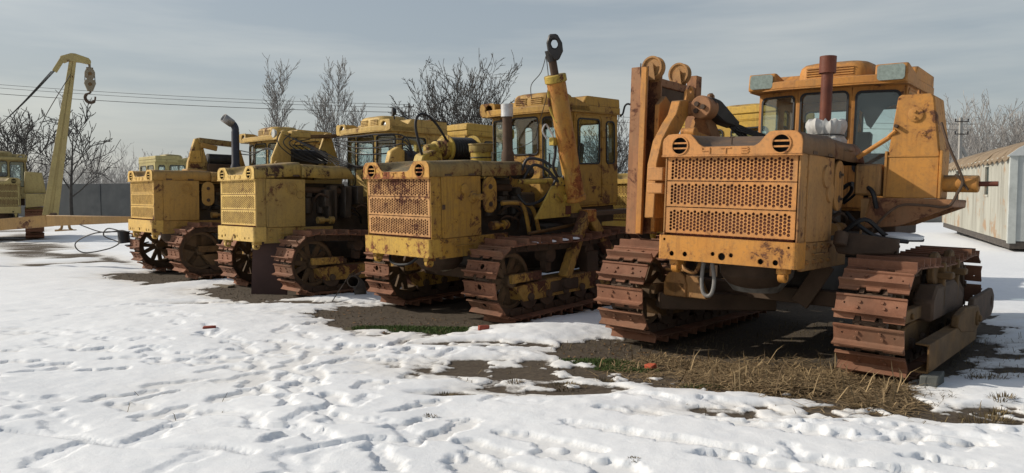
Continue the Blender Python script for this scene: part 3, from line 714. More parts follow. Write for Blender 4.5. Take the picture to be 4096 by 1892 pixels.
# folded yoke plates and wet sack on the right track deck
q = MB(); q.prism([(.62,-.01),(.66,-.09),(.78,-.1),(1.08,-.07),(1.14,0),(1.1,.06),(.7,.1),(.63,.06)], (0,.80,.94), (1,0,0), (0,.35,.94), .03); q.cyl((.70,.68,.93),(.70,.72,1.04),.055,None,14)
q.box(.72,1.10,.86,.93,.87,1.0); q.build('yoke_bracket', M['oldiron'], D, bevel=.008)
q = MB(); q.lathe((.98,1.35,.985), (0,0,1), [(0,.2),(.03,.21),(.05,.15),(.06,0)], 12); q.build('snow_clump', plain('snow_bits', (.8,.82,.85), .6, var=.05), D)
# side channel and rear links outside the right track
q = MB(); xs = 1.385
q.prism([(0,0),(.10,0),(.10,.22),(0,.22),(0,.205),(.085,.205),(.085,.015),(0,.015)], (xs,.30,.04), (1,0,0), (0,0,1), -2.0)
q.build('frame_channel', M['ochre_iron'], D, bevel=.006)
q = MB(); q.prism([(1.3,.27),(1.36,.36),(1.7,.40),(2.3,.36),(2.42,.26),(2.36,.16),(2.2,.12),(1.5,.2)], (1.43,0,0), (0,1,0), (0,0,1), .06); q.cyl((1.47,2.22,.25),(1.51,2.22,.25),.07,None,16); q.cyl((1.5,2.22,.25),(1.53,2.22,.25),.035,None,12); q.build('link_arm', M['ochre_iron'], D, bevel=.012)
q = MB(); q.plate([(2.2,.24),(2.3,.42),(3.35,.44),(3.5,.36),(3.5,.22),(3.38,.15),(2.4,.12)], [circ(3.33,.30,.055,14)], .05, (1.40,0,0), (0,1,0), (0,0,1)); q.build('draw_link', M['oldiron'], D, bevel=.01)
for y in (1.35, 1.95):
    q = MB(); q.cyl((1.25,y,.74),(1.31,y,.74),.15,None,18); q.box(1.30,1.36,y+.03,y+.1,.42,.80); q.box(1.27,1.42,y+.0,y+.13,.66,.72); q.build('carrier_bracket', M['ochre_iron'], D, bevel=.012)
q = MB(); q.prism([(1.0,.50),(1.15,.62),(1.9,.62),(2.3,.47),(2.3,.33),(1.0,.33)], (1.20,0,0), (0,1,0), (0,0,1), .16); q.build('roller_guard', M['oldiron'], D, bevel=.02)
# undercarriage in view below the bumper
q = MB(); q.lathe((-.02,.72,.72), (0,0,-1), [(0,.33),(.10,.32),(.18,.26),(.25,.2),(.27,0)], 20); q.build('oil_sump', plain('grey_sump', (.17,.165,.155), .6, var=.5), D)
q = MB(); q.cyl((-.72,.5,.5),(-.72,.62,.5),.11,None,18); q.box(-.84,-.60,.5,.62,.36,.5); q.box(-.82,-.62,.48,.6,.60,.63); q.build('axle_bearing', ORANGE_S, D, bevel=.01)
q = MB(); q.prism([(-.62,.36),(-.40,.36),(-.50,.56),(-.62,.58)], (0,.62,0), (1,0,0), (0,0,1), .1); q.build('gusset', ORANGE_S, D, bevel=.008)
q = MB(); q.beam((-.92,.55,.30),(-.1,1.35,.30),.2,.16); q.build('diagonal_beam', M['oldiron'], D, bevel=.012)
q = MB(); q.beam((.28,1.0,.36),(.5,1.0,.74),.16,.03,up=(0,1,0)); q.build('belly_plate', M['oldiron'], D, bevel=.006)
q = MB(); q.tube(smoothpath([(-.25,.12,.74),(-.255,.11,.6),(-.235,.1,.49),(-.19,.1,.455),(-.15,.1,.49),(-.14,.11,.6),(-.17,.12,.74)]), .017, 9); q.build('hose_loop', plain('grey_hose', (.19,.18,.17), .6), D)
q = MB(); q.tube(smoothpath([(-.52,.3,.75),(-.50,.25,.66),(-.40,.25,.63),(-.36,.25,.68),(-.36,.3,.76)]), .018, 8); q.build('front_hook', ORANGE_S, D)
# pulley mast on the left side
xm = -1.2
q = MB()
for y in (.46, .82): pass
q.box(xm-.13,xm-.11,.58,.86,.92,2.57); q.box(xm-.13,xm+.06,.575,.595,.92,2.57); q.box(xm-.13,xm+.06,.845,.865,.92,2.60)
q.build('mast_post', MAST, D, bevel=.004)  # brown of the front face is partly rust, partly painted shade
q = MB(); q.box(xm+.0,xm+.062,.545,.574,.93,2.56); q.build('mast_post', ORANGE, D, bevel=.004, label='orange channel of the pulley mast, sunlight put into its colour')  # orange strip set proud of the brown face as painted sunlight
q = MB(); q.box(xm-.06,xm+.06,1.60,1.72,.92,2.62); q.build('mast_post', MAST, D, bevel=.004)
q = MB(); q.box(xm-.05,xm+.05,.86,1.60,2.41,2.49); q.build('mast_beam', MAST, D, bevel=.006)
q = MB(); q.prism([(.88,2.41),(1.58,2.41),(1.30,2.24),(1.16,2.26),(.90,2.20)], (xm-.02,0,0), (0,1,0), (0,0,1), .05); q.build('mast_gusset', M['oldiron'], D, bevel=.004)
for (y, z, r) in ((.78,2.585,.115),(1.33,2.60,.115)):
    q = MB(); q.lathe((xm,y,z), (0,-1,0), [(-.04,0),(-.04,r),(-.03,r),(-.012,r-.022),(.012,r-.022),(.03,r),(.042,r),(.042,r-.018),(.028,r-.03),(.024,.035),(.05,.032),(.052,.018),(.03,.016),(.03,0)], 30)
    p_ = q.build('pulley', ORANGE_S, D)
    q = MB(); q.prism([(-.07,-.13),(.05,-.13),(.02,.03),(-.02,.03)], (xm,y+.065,z), (1,0,0), (0,0,1), .014); q.prism([(-.06,-.13),(.06,-.13),(.03,.04),(-.02,.04)], (xm,y-.055,z), (1,0,0), (0,0,1), .012); q.build('pulley_bracket', ORANGE_S, p_, bevel=.002)
cable(D, [(xm-.02,.57,2.60),(xm-.01,.55,2.52),(xm+.0,.56,2.46),(xm+.03,.565,2.52),(xm+.02,.57,2.58)], .006, 'oldiron')
q = MB(); q.prism([(.66,.95),(.66,2.20),(.78,2.30),(.92,2.22),(.92,.95)], (-1.10,0,0), (0,1,0), (0,0,1), .05); q.build('mast_leg', ORANGE, D, bevel=.006)
q = MB(); q.prism([(1.16,.95),(1.16,1.85),(1.30,2.12),(1.42,2.1),(1.45,.95)], (-1.02,0,0), (0,1,0), (0,0,1), .05); q.build('mast_leg', ORANGE, D, bevel=.006)
q = MB(); q.plate([(.20,1.1),(.22,1.60),(.30,1.82),(.46,2.0),(.56,2.09),(.62,2.22),(.80,2.25),(.93,2.23),(.90,2.14),(.78,2.08),(.62,1.90),(.52,1.72),(.45,1.45),(.44,1.1)], [], .10, (-.90,0,0), (0,1,0), (0,0,1)); q.build('hoist_arm', ORANGE, D, bevel=.008)
q = MB(); q.plate([(.74,2.20),(.76,2.34),(.80,2.385),(.86,2.385),(.90,2.34),(.93,2.20)], [circ(.83,2.335,.024,12)], .03, (-.835,0,0), (0,1,0), (0,0,1)); q.build('arm_lug', ORANGE, D, bevel=.003)
q = MB(); q.cyl((-.66,.76,2.165),(-.66,.93,2.165),.112,None,26); q.box(-.86,-.66,.78,.90,2.10,2.23); blk = q.build('sheave_block', MAST, D, bevel=.01)
for dx, dz in ((-.035,.03),(-.04,-.035),(.03,0)): q = MB(); q.cyl((-.66+dx,.76,2.165+dz),(-.66+dx,.735,2.165+dz),.024,None,10); q.build('block_bolt', M['oldiron'], blk)
q = MB(); q.prism([(.84,2.26),(1.0,2.25),(1.45,2.08),(1.42,2.02),(1.1,2.04),(.92,2.09)], (-.70,0,0), (0,1,0), (0,0,1), .14); q.build('rope_bundle', M['winchblk'], D, bevel=.015)
q = MB(); q.plate([(.94,2.2),(.97,2.31),(1.02,2.33),(1.07,2.31),(1.09,2.2)], [circ(1.02,2.29,.018,10)], .03, (-.70,0,0), (0,1,0), (0,0,1)); q.build('lug_eye', MAST, D)
q = MB(); q.box(-.62,-.57,1.12,1.17,2.04,2.20); q.build('rope_clamp', ORANGE, D, bevel=.004)
q = MB(); q.beam((-.72,.92,2.12),(-.72,1.25,1.78),.12,.16); q.build('rear_stay', MAST, D, bevel=.006)
q = MB(); q.beam((-.66,.55,1.90),(-.60,1.2,1.83),.09,.05); q.cyl((-.72,.53,1.905),(-.58,.53,1.905),.045,None,14); q.build('tension_arm', ORANGE, D, bevel=.006)
for k in range(4): cable(D, [(-.62+.02*k,1.35,2.08-.03*k),(-.45+.02*k,1.7,1.98-.02*k),(-.2,2.05,1.90-.03*k),(.1,2.2,1.86-.04*k)], .010)
for k in range(3): cable(D, [(-.60,1.3,2.06-.02*k),(-.52,1.5,1.95-.03*k),(-.47-.03*k,1.75,1.80)], .012)
for z0, z1 in ((1.44,1.56),(1.325,1.42)):
    q = MB(); q.box(-.80,-.64,.05,.20,z0,z1); q.build('lamp_box', ORANGE_F, D, bevel=.008)

# ---- C: weathered yellow machine with tall hydraulic cylinder
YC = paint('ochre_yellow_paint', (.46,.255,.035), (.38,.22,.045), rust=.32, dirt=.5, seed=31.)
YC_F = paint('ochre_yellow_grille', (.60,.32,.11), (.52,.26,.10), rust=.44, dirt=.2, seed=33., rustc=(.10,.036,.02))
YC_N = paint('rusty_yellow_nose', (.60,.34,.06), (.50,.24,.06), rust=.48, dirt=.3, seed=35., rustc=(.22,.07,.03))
YC_B = paint('worn_yellow_bumper', (.62,.38,.05), (.52,.31,.05), rust=.50, dirt=.25, seed=38.2, rustc=(.17,.06,.025))
YC_H = paint('mossy_dirty_hood', (.34,.23,.07), (.24,.17,.07), rust=.45, dirt=.9, seed=40., dust=(.12,.095,.05))
YC_R = paint('rust_orange_cylinder', (.50,.21,.035), (.46,.28,.06), rust=.50, dirt=.35, seed=44., rustc=(.24,.075,.025))
YC_G = paint('bright_yellow_bracket', (.52,.37,.055), (.44,.30,.06), rust=.28, dirt=.3, seed=46.)
YC_L = paint('chipped_yellow_leg', (.50,.30,.06), (.36,.20,.05), rust=.55, dirt=.5, seed=48., rustc=(.10,.04,.025))
Cc = tractor(PC, 'yellow crawler tractor with a tall rusty hydraulic cylinder standing beside its cab')
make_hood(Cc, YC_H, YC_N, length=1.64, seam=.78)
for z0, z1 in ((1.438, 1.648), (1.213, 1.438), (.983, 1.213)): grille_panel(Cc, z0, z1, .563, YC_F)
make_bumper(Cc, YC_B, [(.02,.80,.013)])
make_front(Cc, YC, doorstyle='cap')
make_engine(Cc, YC, 'cover', 9)
make_cab(Cc, YC, YC, lamps='empty')
for s in (-1, 1): make_track(Cc, s*.945, s, .80, 3.0, .44, hole=True, phase=.02 if s < 0 else .08, seed=21+s, matframe=YC_L)
exhaust(Cc, .25, 1.62, 1.84, 2.42, .062, M['oldiron'], .16, M['alu'], .078)
q = MB(); q.cyl((-.3,1.68,1.83),(-.3,1.68,1.97),.14,None,24); ac = q.build('air_cleaner', YC_G, Cc)
q = MB(); q.lathe((-.3,1.68,1.97), (0,0,1), [(0,.15),(.02,.16),(.09,.16),(.10,.17),(.115,.165),(.125,0)], 28); q.build('cleaner_cap', paint('mesh_cap', (.40,.30,.08), (.25,.18,.06), rust=.5, dirt=.4, seed=50.), ac)
cable(Cc, [(-.3+.142*math.cos(a),1.68+.142*math.sin(a),1.9) for a in [k*math.pi/6 for k in range(13)]], .008, name='cleaner_strap')
# winch drum behind the hood
q = MB(); q.cyl((-.9,1.60,2.03),(-.9,2.10,2.03),.15,None,24); wd_ = q.build('winch_drum', M['winchblk'], Cc)
for k in range(9):
    q = MB(); q.ring((-.9,1.64+.05*k,2.03), (0,1,0), .148, .17, .044, 28); q.build('rope_coil', M['winchblk'], wd_, bevel=.012)
for y, r in ((1.58,.20),(2.12,.20)):
    q = MB(); q.cyl((-.9,y-.015,2.03),(-.9,y+.015,2.03),r,None,28); q.build('drum_flange', YC_G, wd_, bevel=.004)
q = MB(); q.lathe((-.9,1.565,2.03), (0,-1,0), [(0,.15),(.06,.15),(.08,.12),(.18,.11),(.2,.08),(.34,.06),(.36,.03),(.36,0)], 20); q.build('winch_gearbox', YC_G, wd_)
q = MB(); q.box(-1.05,-.75,1.2,2.2,1.2,1.86); q.build('winch_base', YC, Cc, bevel=.02)
q = MB(); q.prism([(1.0,1.80),(1.06,1.95),(1.25,2.02),(1.4,1.95),(1.4,1.8)], (-.95,0,0), (0,1,0), (0,0,1), .2); q.build('clutch_housing', YC_G, Cc, bevel=.02)
cable(Cc, [(-.8,1.07,1.95),(-.8,1.02,2.1),(-.8,.97,2.33),(-.8,1.02,2.46),(-.8,1.15,2.48),(-.8,1.33,2.37),(-.8,1.5,2.17),(-.8,1.62,2.0)], .018, 'rubber', 'hose')
cable(Cc, [(-.86,1.50,1.86),(-.86,1.52,2.1),(-.86,1.6,2.21)], .014, 'ochre_iron', 'guard_hoop')
# tall hydraulic cylinder with rod and eye
p0, p1 = Vector((1.0,2.075,1.35)), Vector((1.0,1.70,2.80)); dd = (p1-p0).normalized()
q = MB(); q.cyl(p0, p1, .118, .118, 28); hc = q.build('hydraulic_cylinder', YC_R, Cc, bevel=.008)
q = MB(); q.cyl(p1-dd*.02, p1+dd*.075, .137, .137, 28); q.build('cylinder_cap', YC_G, hc, bevel=.01)
q = MB(); q.cyl(p0-dd*.03, p0+dd*.05, .132, .132, 28); q.build('cylinder_foot', YC_R, hc, bevel=.01)
q = MB(); q.cyl(p1+dd*.07, p1+dd*.27, .05, .05, 18); q.build('piston_rod', M['oldiron'], hc)
e0 = p1 + dd*.42; q = MB()
hexo = [(.115*math.cos(R(a))*(.85), .17*math.sin(R(a))) for a in (15,60,120,165,200,255,285,340)]
q.plate(hexo, [[(.042*math.cos(R(a)), .055*math.sin(R(a))+.03) for a in range(0,360,45)]], .16, (e0.x+.02, e0.y+.07, e0.z), (.78,.62,0), (0,-.2,.98)); q.build('rod_eye', M['winchblk'], hc, bevel=.018, label='black greasy rod eye at the cylinder top')
q = MB(); q.cyl(e0-dd*.18, e0-dd*.05, .06, .075, 12); q.build('eye_neck', M['winchblk'], hc)
q = MB(); q.tube(smoothpath([(.95,1.62,2.68),(.93,1.66,2.5),(.95,1.70,2.38),(1.0,1.72,2.3)]), .017, 8); q.build('oil_line', YC_G, hc); 
q = MB(); q.box(.86,.94,1.72,1.80,2.02,2.12); q.build('valve_block', YC_G, hc, bevel=.006)
cable(Cc, [(.90,1.76,2.12),(.86,1.72,2.24),(.84,1.68,2.28),(.82,1.65,2.2),(.85,1.70,2.1)], .012, 'alu', 'steel_loop')
q = MB(); q.prism([(1.37,1.12),(1.70,1.52),(2.02,1.53),(2.30,1.20),(2.24,1.12)], (.90,0,0), (0,1,0), (0,0,1), .03); br = q.build('triangle_bracket', YC_G, Cc, bevel=.006)
q = MB(); q.lathe((.93,1.97,1.36), (1,0,0), [(0,.055),(.02,.05),(.022,.032),(.03,.03),(.032,.012),(.02,0)], 18); q.build('bracket_eyelet', YC_G, br)
q = MB(); q.tube([(.93,1.78,1.42),(.955,1.79,1.40),(.955,1.86,1.33),(.93,1.87,1.31)], .012, 6); q.build('bracket_handle', YC, br)
q = MB(); q.box(.925,.94,1.95,2.06,1.15,1.26); q.build('bracket_patch', M['rust_red'], br, bevel=.004)
q = MB(); q.beam((1.0,2.28,1.16),(1.10,1.70,.38),.13,.13); q.build('support_leg', YC_L, Cc, bevel=.012)
q = MB(); q.beam((1.0,2.32,1.14),(1.05,2.72,.62),.13,.13); q.build('support_leg', YC_L, Cc, bevel=.012)
q = MB(); q.box(.93,1.08,2.22,2.42,1.04,1.20); q.build('leg_joint', YC_R, Cc, bevel=.012)
q = MB(); q.cyl((.95,1.72,.32),(1.16,1.72,.32),.075,None,18); q.box(.95,1.1,1.45,2.0,.22,.36); q.build('leg_pivot', M['oldiron'], Cc, bevel=.012)
q = MB(); q.box(.8,.98,2.05,3.38,1.10,1.16); q.build('running_board', M['oldiron'], Cc, bevel=.006)
q = MB(); q.box(.93,1.07,2.22,2.46,.32,.66); q.lathe((.95,2.32,.68), (1,0,0), [(0,0),(0,.07),(.1,.07),(.1,0)], 14); q.build('roller_post', M['oldiron'], Cc, bevel=.008)
for P_, r, m_ in (([(.6,1.12,1.32),(.64,1.3,1.32),(.66,1.46,1.26),(.68,1.54,.92)], .026, YC), ([(.58,1.16,1.33),(.62,1.4,1.32),(.66,1.62,1.24),(.68,1.72,.94)], .026, YC), ([(.70,1.5,.93),(.74,1.8,.95),(.8,2.35,1.0)], .022, M['ochre_iron'])):
    q = MB(); q.tube(smoothpath(P_), r, 10); q.build('guard_pipe', m_, Cc)
for P_ in ([(.6,1.52,1.60),(.7,1.6,1.78),(.82,1.72,1.72),(.9,1.8,1.60),(.94,1.86,1.55)], [(.62,1.4,1.42),(.7,1.46,1.30),(.8,1.6,1.33),(.86,1.72,1.45),(.9,1.82,1.62)], [(.9,1.8,2.02),(.9,1.79,1.9),(.88,1.78,1.75),(.9,1.86,1.6)],
          [(.6,1.5,1.72),(.66,1.55,1.86),(.8,1.65,1.84),(.9,1.72,1.76)], [(.93,1.88,1.58),(.96,1.92,1.66),(.98,1.97,1.6),(.95,1.95,1.52),(.92,1.88,1.56)]):
    cable(Cc, P_, .019, 'rubber', 'hose')
q = MB(); q.cyl((.58,1.45,1.58),(.8,1.85,1.58),.035,None,12); q.box(.86,.95,1.82,1.95,1.52,1.62); q.build('hydraulic_valve', YC_G, Cc, bevel=.008)
q = MB(); q.lathe((.42,1.7,1.70), (0,1,0), [(-.14,0),(-.14,.09),(.14,.09),(.14,0)], 18); q.build('fan_motor', M['iron'], Cc)
q = MB(); q.tube(smoothpath([(.79,3.38,2.46),(.80,3.43,2.50),(.82,3.45,2.60),(.86,3.47,2.63),(.92,3.49,2.60)]), .014, 7); q.build('mirror_arm', M['rubber'], Cc)
q = MB(); q.lathe((.06,.62,.68), (0,0,-1), [(0,.20),(.10,.19),(.16,.12),(.19,0)], 18); q.build('gear_cover', paint('peeling_white_yellow', (.45,.42,.33), (.42,.30,.08), rust=.5, dirt=.5, seed=52.), Cc)
q = MB(); q.tube(smoothpath([(-.35,.15,.74),(-.3,.1,.66),(-.1,.06,.63),(.12,.06,.66),(.22,.1,.74)]), .017, 8); q.build('hose_loop', M['rubber'], Cc)
cable(Cc, [e0 + Vector((-.08,.02,-.1)), e0 + Vector((-.13,-.02,-.3)), e0 + Vector((-.22,-.1,-.45)), e0 + Vector((-.20,-.12,-.62))], .005)
cable(Cc, [e0 + Vector((-.08,.02,-.1)), (.75,1.85,2.75),(.45,2.0,2.3),(.2,2.15,2.1),(-.3,2.1,1.98),(-.7,2.0,1.97)], .005)

SNOWP = plain('snow_patch', (.82,.84,.87), .6, var=.04)
for y in (1.15,1.42,1.66,1.88):
    q = MB(); q.lathe((1.12,y,.855), (0,0,1), [(0,.075),(.012,.07),(.02,.045),(.024,0)], 9); o = q.build('snow_patch', SNOWP, Cc); o.scale = (1, 1, 1)
# ---- B: pale yellow machine with cable winch and rusty sheet
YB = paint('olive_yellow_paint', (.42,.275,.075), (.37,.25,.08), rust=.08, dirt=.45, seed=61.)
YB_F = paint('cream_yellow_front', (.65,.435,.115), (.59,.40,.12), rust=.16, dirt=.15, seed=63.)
YB_H = paint('chipped_olive_hood', (.42,.29,.07), (.36,.25,.08), rust=.32, dirt=.5, seed=66., rustc=(.06,.03,.02))
YB_R = paint('pale_yellow_cab', (.57,.385,.10), (.48,.32,.10), rust=.22, dirt=.4, seed=67.)
B_ = tractor(PB, 'pale yellow crawler tractor with raised chipped hood and a rusty sheet between its tracks')
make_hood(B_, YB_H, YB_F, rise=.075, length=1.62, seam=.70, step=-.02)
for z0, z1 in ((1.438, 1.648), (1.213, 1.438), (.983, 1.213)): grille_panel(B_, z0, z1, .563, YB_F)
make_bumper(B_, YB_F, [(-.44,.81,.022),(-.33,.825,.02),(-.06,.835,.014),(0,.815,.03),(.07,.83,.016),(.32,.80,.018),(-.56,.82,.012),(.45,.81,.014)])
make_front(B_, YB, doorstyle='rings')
make_engine(B_, YB, 'open', 14)
make_cab(B_, YB_R, YB_R, lamps='round')
for s in (-1, 1): make_track(B_, s*.945, s, .64, 2.98, .44, phase=.03 if s < 0 else .10, seed=31+s, matframe=YC_L)
q = MB(); q.beam((.0,3.05,2.715),(0,3.42,2.69),1.55,.012); q.build('loose_roof_sheet', M['ochre_iron'], B_)
q = MB(); q.lathe((.66,2.33,2.80), (-.45,-.9,.05), [(-.06,0),(-.05,.045),(0,.075),(.012,.078),(.012,.066),(.0,0)], 20); q.cyl((.66,2.35,2.74),(.66,2.37,2.58),.012,None,6); q.build('search_lamp', M['rubber'], B_)
for yy in (1.30, 2.12):
    q = MB(); q.plate([(yy-.25,1.92),(yy-.24,2.06),(yy-.12,2.34),(yy-.06,2.52),(yy+.0,2.55),(yy+.06,2.52),(yy+.12,2.34),(yy+.22,2.06),(yy+.24,1.92)], [], .07, (-1.05,0,0), (0,1,0), (0,0,1)); ck = q.build('winch_cheek', YB_R, B_, bevel=.015)
    q = MB(); q.lathe((-.98,yy,2.46), (1,0,0), [(0,.045),(.02,.045),(.022,.025),(.03,.022),(.03,0)], 16); q.build('cheek_pin', YB_R, ck)
    q = MB(); q.box(-1.1,-.9,yy-.30,yy+.28,1.88,1.93); q.cyl((-.9,yy-.2,1.96),(-.86,yy-.2,1.96),.05,None,14); q.build('winch_foot', YB_R, ck, bevel=.006)
q = MB(); q.box(-1.08,-.9,1.38,1.74,2.42,2.53); q.build('winch_box', YB_R, B_, bevel=.012)
q = MB(); q.cyl((-1.0,1.40,2.1),(-1.0,2.05,2.1),.13,None,22); q.build('winch_drum', M['winchblk'], B_)
q = MB(); q.box(-1.15,-.8,1.1,2.3,1.2,1.88); q.build('winch_base', YB, B_, bevel=.02)
q = MB(); q.lathe((-1.0,1.10,2.47), (-.1,-1,.0), [(-.05,.03),(-.03,.06),(0,.075),(.01,.07),(.018,0)], 20); q.build('work_lamp', M['lens'], B_)
q = MB(); q.beam((-1.0,1.7,2.45),(-.8,2.4,2.5),.16,.06); q.build('winch_lever_beam', M['ochre_iron'], B_, bevel=.008)
rdB = random.Random(4)
for k in range(7):
    a = rdB.random()*.1
    cable(B_, [(-.9,1.25+.07*k,2.45-.02*k),(-.5+.05*k,1.5+.06*k,2.22-.05*k+a),(.0,1.75,2.02-.03*k),(.35,1.85+.05*k,1.9)], .008)
for k in range(5): cable(B_, [(-.95,1.2+.18*k,2.5-.03*k),(-.85,1.1+.1*k,2.3),(-.78,1.35+.14*k,2.08),(-.6+.1*k,1.7,1.97)], .009)
for k in range(4):
    cable(B_, [(-.8,2.15,2.45-.04*k),(.1,2.05,2.42-.10*k),(.8,1.95+.1*k,2.40-.09*k),(1.15,2.2,2.36-.06*k),(1.25,2.3,2.05)], .011, 'rubber', 'hose')
q = MB(); q.prism([(1.85,1.75),(1.95,2.12),(2.1,2.2),(2.28,2.1),(2.25,1.75)], (1.02,0,0), (0,1,0), (0,0,1), .12); q.build('drum_guard', YB_F, B_, bevel=.015)
q = MB(); q.cyl((1.08,2.2,2.0),(1.08,2.42,2.0),.15,None,20); q.build('rope_drum', M['winchblk'], B_)
q = MB(); q.box(.95,1.2,1.8,2.5,1.1,1.78); q.build('drum_base', M['iron'], B_, bevel=.02)
q = MB(); q.prism([(1.95,.95),(2.3,1.75),(2.5,1.75),(2.5,.95)], (.9,0,0), (0,1,0), (0,0,1), .04); q.build('side_bracket', YB, B_, bevel=.006)
for k in range(6):
    q = MB(); y = 1.0+.2*rdB.random()+.12*k; q.box(.3,.5,y,y+.12,.95+.4*rdB.random(),1.5+.1*rdB.random()); q.build('engine_part', M['iron'], B_, bevel=.012)

# ---- A: leftmost in the row
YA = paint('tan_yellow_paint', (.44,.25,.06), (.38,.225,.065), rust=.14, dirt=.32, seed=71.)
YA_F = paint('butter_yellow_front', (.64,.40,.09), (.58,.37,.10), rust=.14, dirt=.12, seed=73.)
YA_R = paint('butter_yellow_cab', (.58,.39,.10), (.48,.31,.09), rust=.28, dirt=.5, seed=77.)
A_ = tractor(PA, 'tan yellow crawler tractor with a dark bent exhaust pipe, leftmost of the parked row')
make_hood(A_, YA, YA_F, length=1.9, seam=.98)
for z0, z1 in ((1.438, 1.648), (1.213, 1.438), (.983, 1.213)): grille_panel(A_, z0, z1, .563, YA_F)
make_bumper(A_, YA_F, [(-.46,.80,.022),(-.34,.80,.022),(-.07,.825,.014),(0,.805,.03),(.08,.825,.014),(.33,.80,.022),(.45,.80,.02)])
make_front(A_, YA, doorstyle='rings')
make_engine(A_, YA, 'cover', 19)
make_cab(A_, YA_R, YA_R, lamps='round')
for s in (-1, 1): make_track(A_, s*.945, s, .60, 2.96, .44, phase=.0 if s < 0 else .07, seed=41+s, wheel='disc' if s > 0 else 'spoke', matframe=M['ochre_iron'])
exhaust(A_, .25, 1.61, 1.86, 2.62, .072, M['blue_black'], flare=True)
q = MB(); q.tube(smoothpath([(.25,1.61,2.60),(.25,1.61,2.68),(.25,1.58,2.74),(.25,1.54,2.775)], 4), .066, 16); q.build('exhaust_elbow', M['blue_black'], A_)
q = MB(); q.cyl((.25,1.55,2.765),(.25,1.38,2.87),.078,.082,18,False); q.build('exhaust_tip', M['steel'], A_, solid=.006)
q = MB(); q.plate([(1.16,1.86),(1.18,2.06),(1.26,2.34),(1.32,2.53),(1.40,2.55),(1.46,2.46),(1.50,2.30),(1.58,2.02),(1.60,1.86)], [], .10, (-1.0,0,0), (0,1,0), (0,0,1)); q.build('winch_cheek', YA_R, A_, bevel=.012)
q = MB(); q.prism([(1.18,2.06),(1.22,2.28),(1.40,2.31),(1.44,2.06)], (-.9,0,0), (0,1,0), (0,0,1), .02); q.build('cheek_cover', YA_F, A_, bevel=.006)
q = MB(); q.plate([(2.06,1.86),(2.10,2.2),(2.16,2.34),(2.26,2.36),(2.36,2.04),(2.38,1.86)], [], .08, (-1.0,0,0), (0,1,0), (0,0,1)); q.build('winch_cheek', YA, A_, bevel=.012)
q = MB(); q.beam((-.95,1.38,2.50),(-.95,2.12,2.46),.18,.11); q.build('winch_bridge', YA_H if 'YA_H' in globals() else YC_H, A_, bevel=.015)
q = MB(); q.prism([(1.40,2.36),(1.72,2.30),(1.74,2.40),(1.42,2.46)], (-.88,0,0), (0,1,0), (0,0,1), .06); q.build('bridge_arm', YA, A_, bevel=.008)
q = MB(); q.cyl((-.95,1.58,2.12),(-.95,2.12,2.12),.13,None,22); q.build('winch_drum', M['winchblk'], A_)
q = MB(); q.box(-1.1,-.8,1.12,2.4,1.2,1.93); q.build('winch_base', YA, A_, bevel=.02)
q = MB(); q.box(-.82,-.72,1.5,2.1,1.86,2.04); q.build('winch_guard', M['oldiron'], A_, bevel=.01)
for k in range(2): cable(A_, [(-.9,2.25,2.34-.07*k),(-.2,2.18,2.27-.04*k),(.5,2.1,2.30+.02*k),(1.0,2.05,2.25)], .010, 'rubber')

# ---- machines standing behind the row
GR2 = 'yellow machines standing behind the front row'
def back_machine(P, label, paintm, roofm, track=True, group=GR2):
    r = tractor(P, label, group=group); make_hood(r, paintm, roofm, letters=False)
    for z0, z1 in ((1.438, 1.648), (1.213, 1.438), (.983, 1.213)): grille_panel(r, z0, z1, .563, roofm)
    make_bumper(r, roofm, [(-.4,.8,.022),(-.25,.8,.022),(.4,.8,.022)]); make_front(r, paintm, detail=1); make_engine(r, paintm, 'cover', 3); make_cab(r, roofm, roofm)
    for s in (-1, 1): make_track(r, s*.945, s, .62, 2.98, .44, seed=51+s, detail=1)
    return r
YG = paint('clean_yellow_paint', (.58,.36,.05), (.52,.34,.08), rust=.18, dirt=.3, seed=81.)
YG2 = paint('olive_cream_paint', (.42,.36,.15), (.46,.38,.16), rust=.12, dirt=.3, seed=84.)
def rear(P): return P
mI = back_machine((5.35, 13.25, -.02, R(222), 0, 0), 'bright yellow cab of a tractor seen just left of and through the orange cab', YG, YG)
exhaust(mI, .25, 1.6, 1.84, 2.45, .06, M['oldiron'])
mG = back_machine((.98, 16.3, .02, R(224), 0, 0), 'yellow cab roof with rusty top showing behind the cylinder machine', YG, YG)
mH = back_machine((2.15, 13.6, 0, R(43), 0, 0), 'yellow hood and exhaust seen in the gap beside the pulley mast', YG, YG)
exhaust(mH, -.25, 1.0, 1.84, 2.1, .05, M['iron'], .03, M['ochre_iron'], .07)
q = MB(); q.beam((.9,.9,.9),(.9,2.2,1.5),.12,.1); q.build('side_stay', YG, mH, bevel=.01)
mF = back_machine((-9.75, 27.2, .12, R(225), 0, 0), 'distant olive yellow cab showing above the leftmost hood', YG2, YG2)
# far left pipelayer with raised boom
YE = paint('khaki_cream_paint', (.40,.32,.125), (.42,.33,.14), rust=.1, dirt=.25, seed=91.)
KHI = paint('khaki_brown_block', (.25,.215,.15), (.22,.185,.125), rust=.08, dirt=.4, seed=95.)
E_ = back_machine((-15.57, 22.5, .20, R(-33), 0, 0), 'khaki pipelayer with raised boom and hook, cut off by the left edge', YE, YE, group='pipelayers at the left')
q = MB(); q.prism([(.72,1.36),(1.5,1.36),(1.5,1.0),(.72,.92)], (0,.5,0), (1,0,0), (0,0,1), .35); q.build('counterweight', YE, E_, bevel=.012)
q = MB(); q.prism([(.68,1.37),(1.28,1.37),(1.18,2.02),(.72,2.05)], (0,.62,0), (1,0,0), (0,0,1), .3); q.build('winch_tower', YE, E_, bevel=.02)
q = MB(); q.prism([(.7,.45),(1.5,.5),(1.5,.92),(.7,.92)], (0,.7,0), (1,0,0), (0,0,1), .2); q.build('side_frame', YE, E_, bevel=.01)
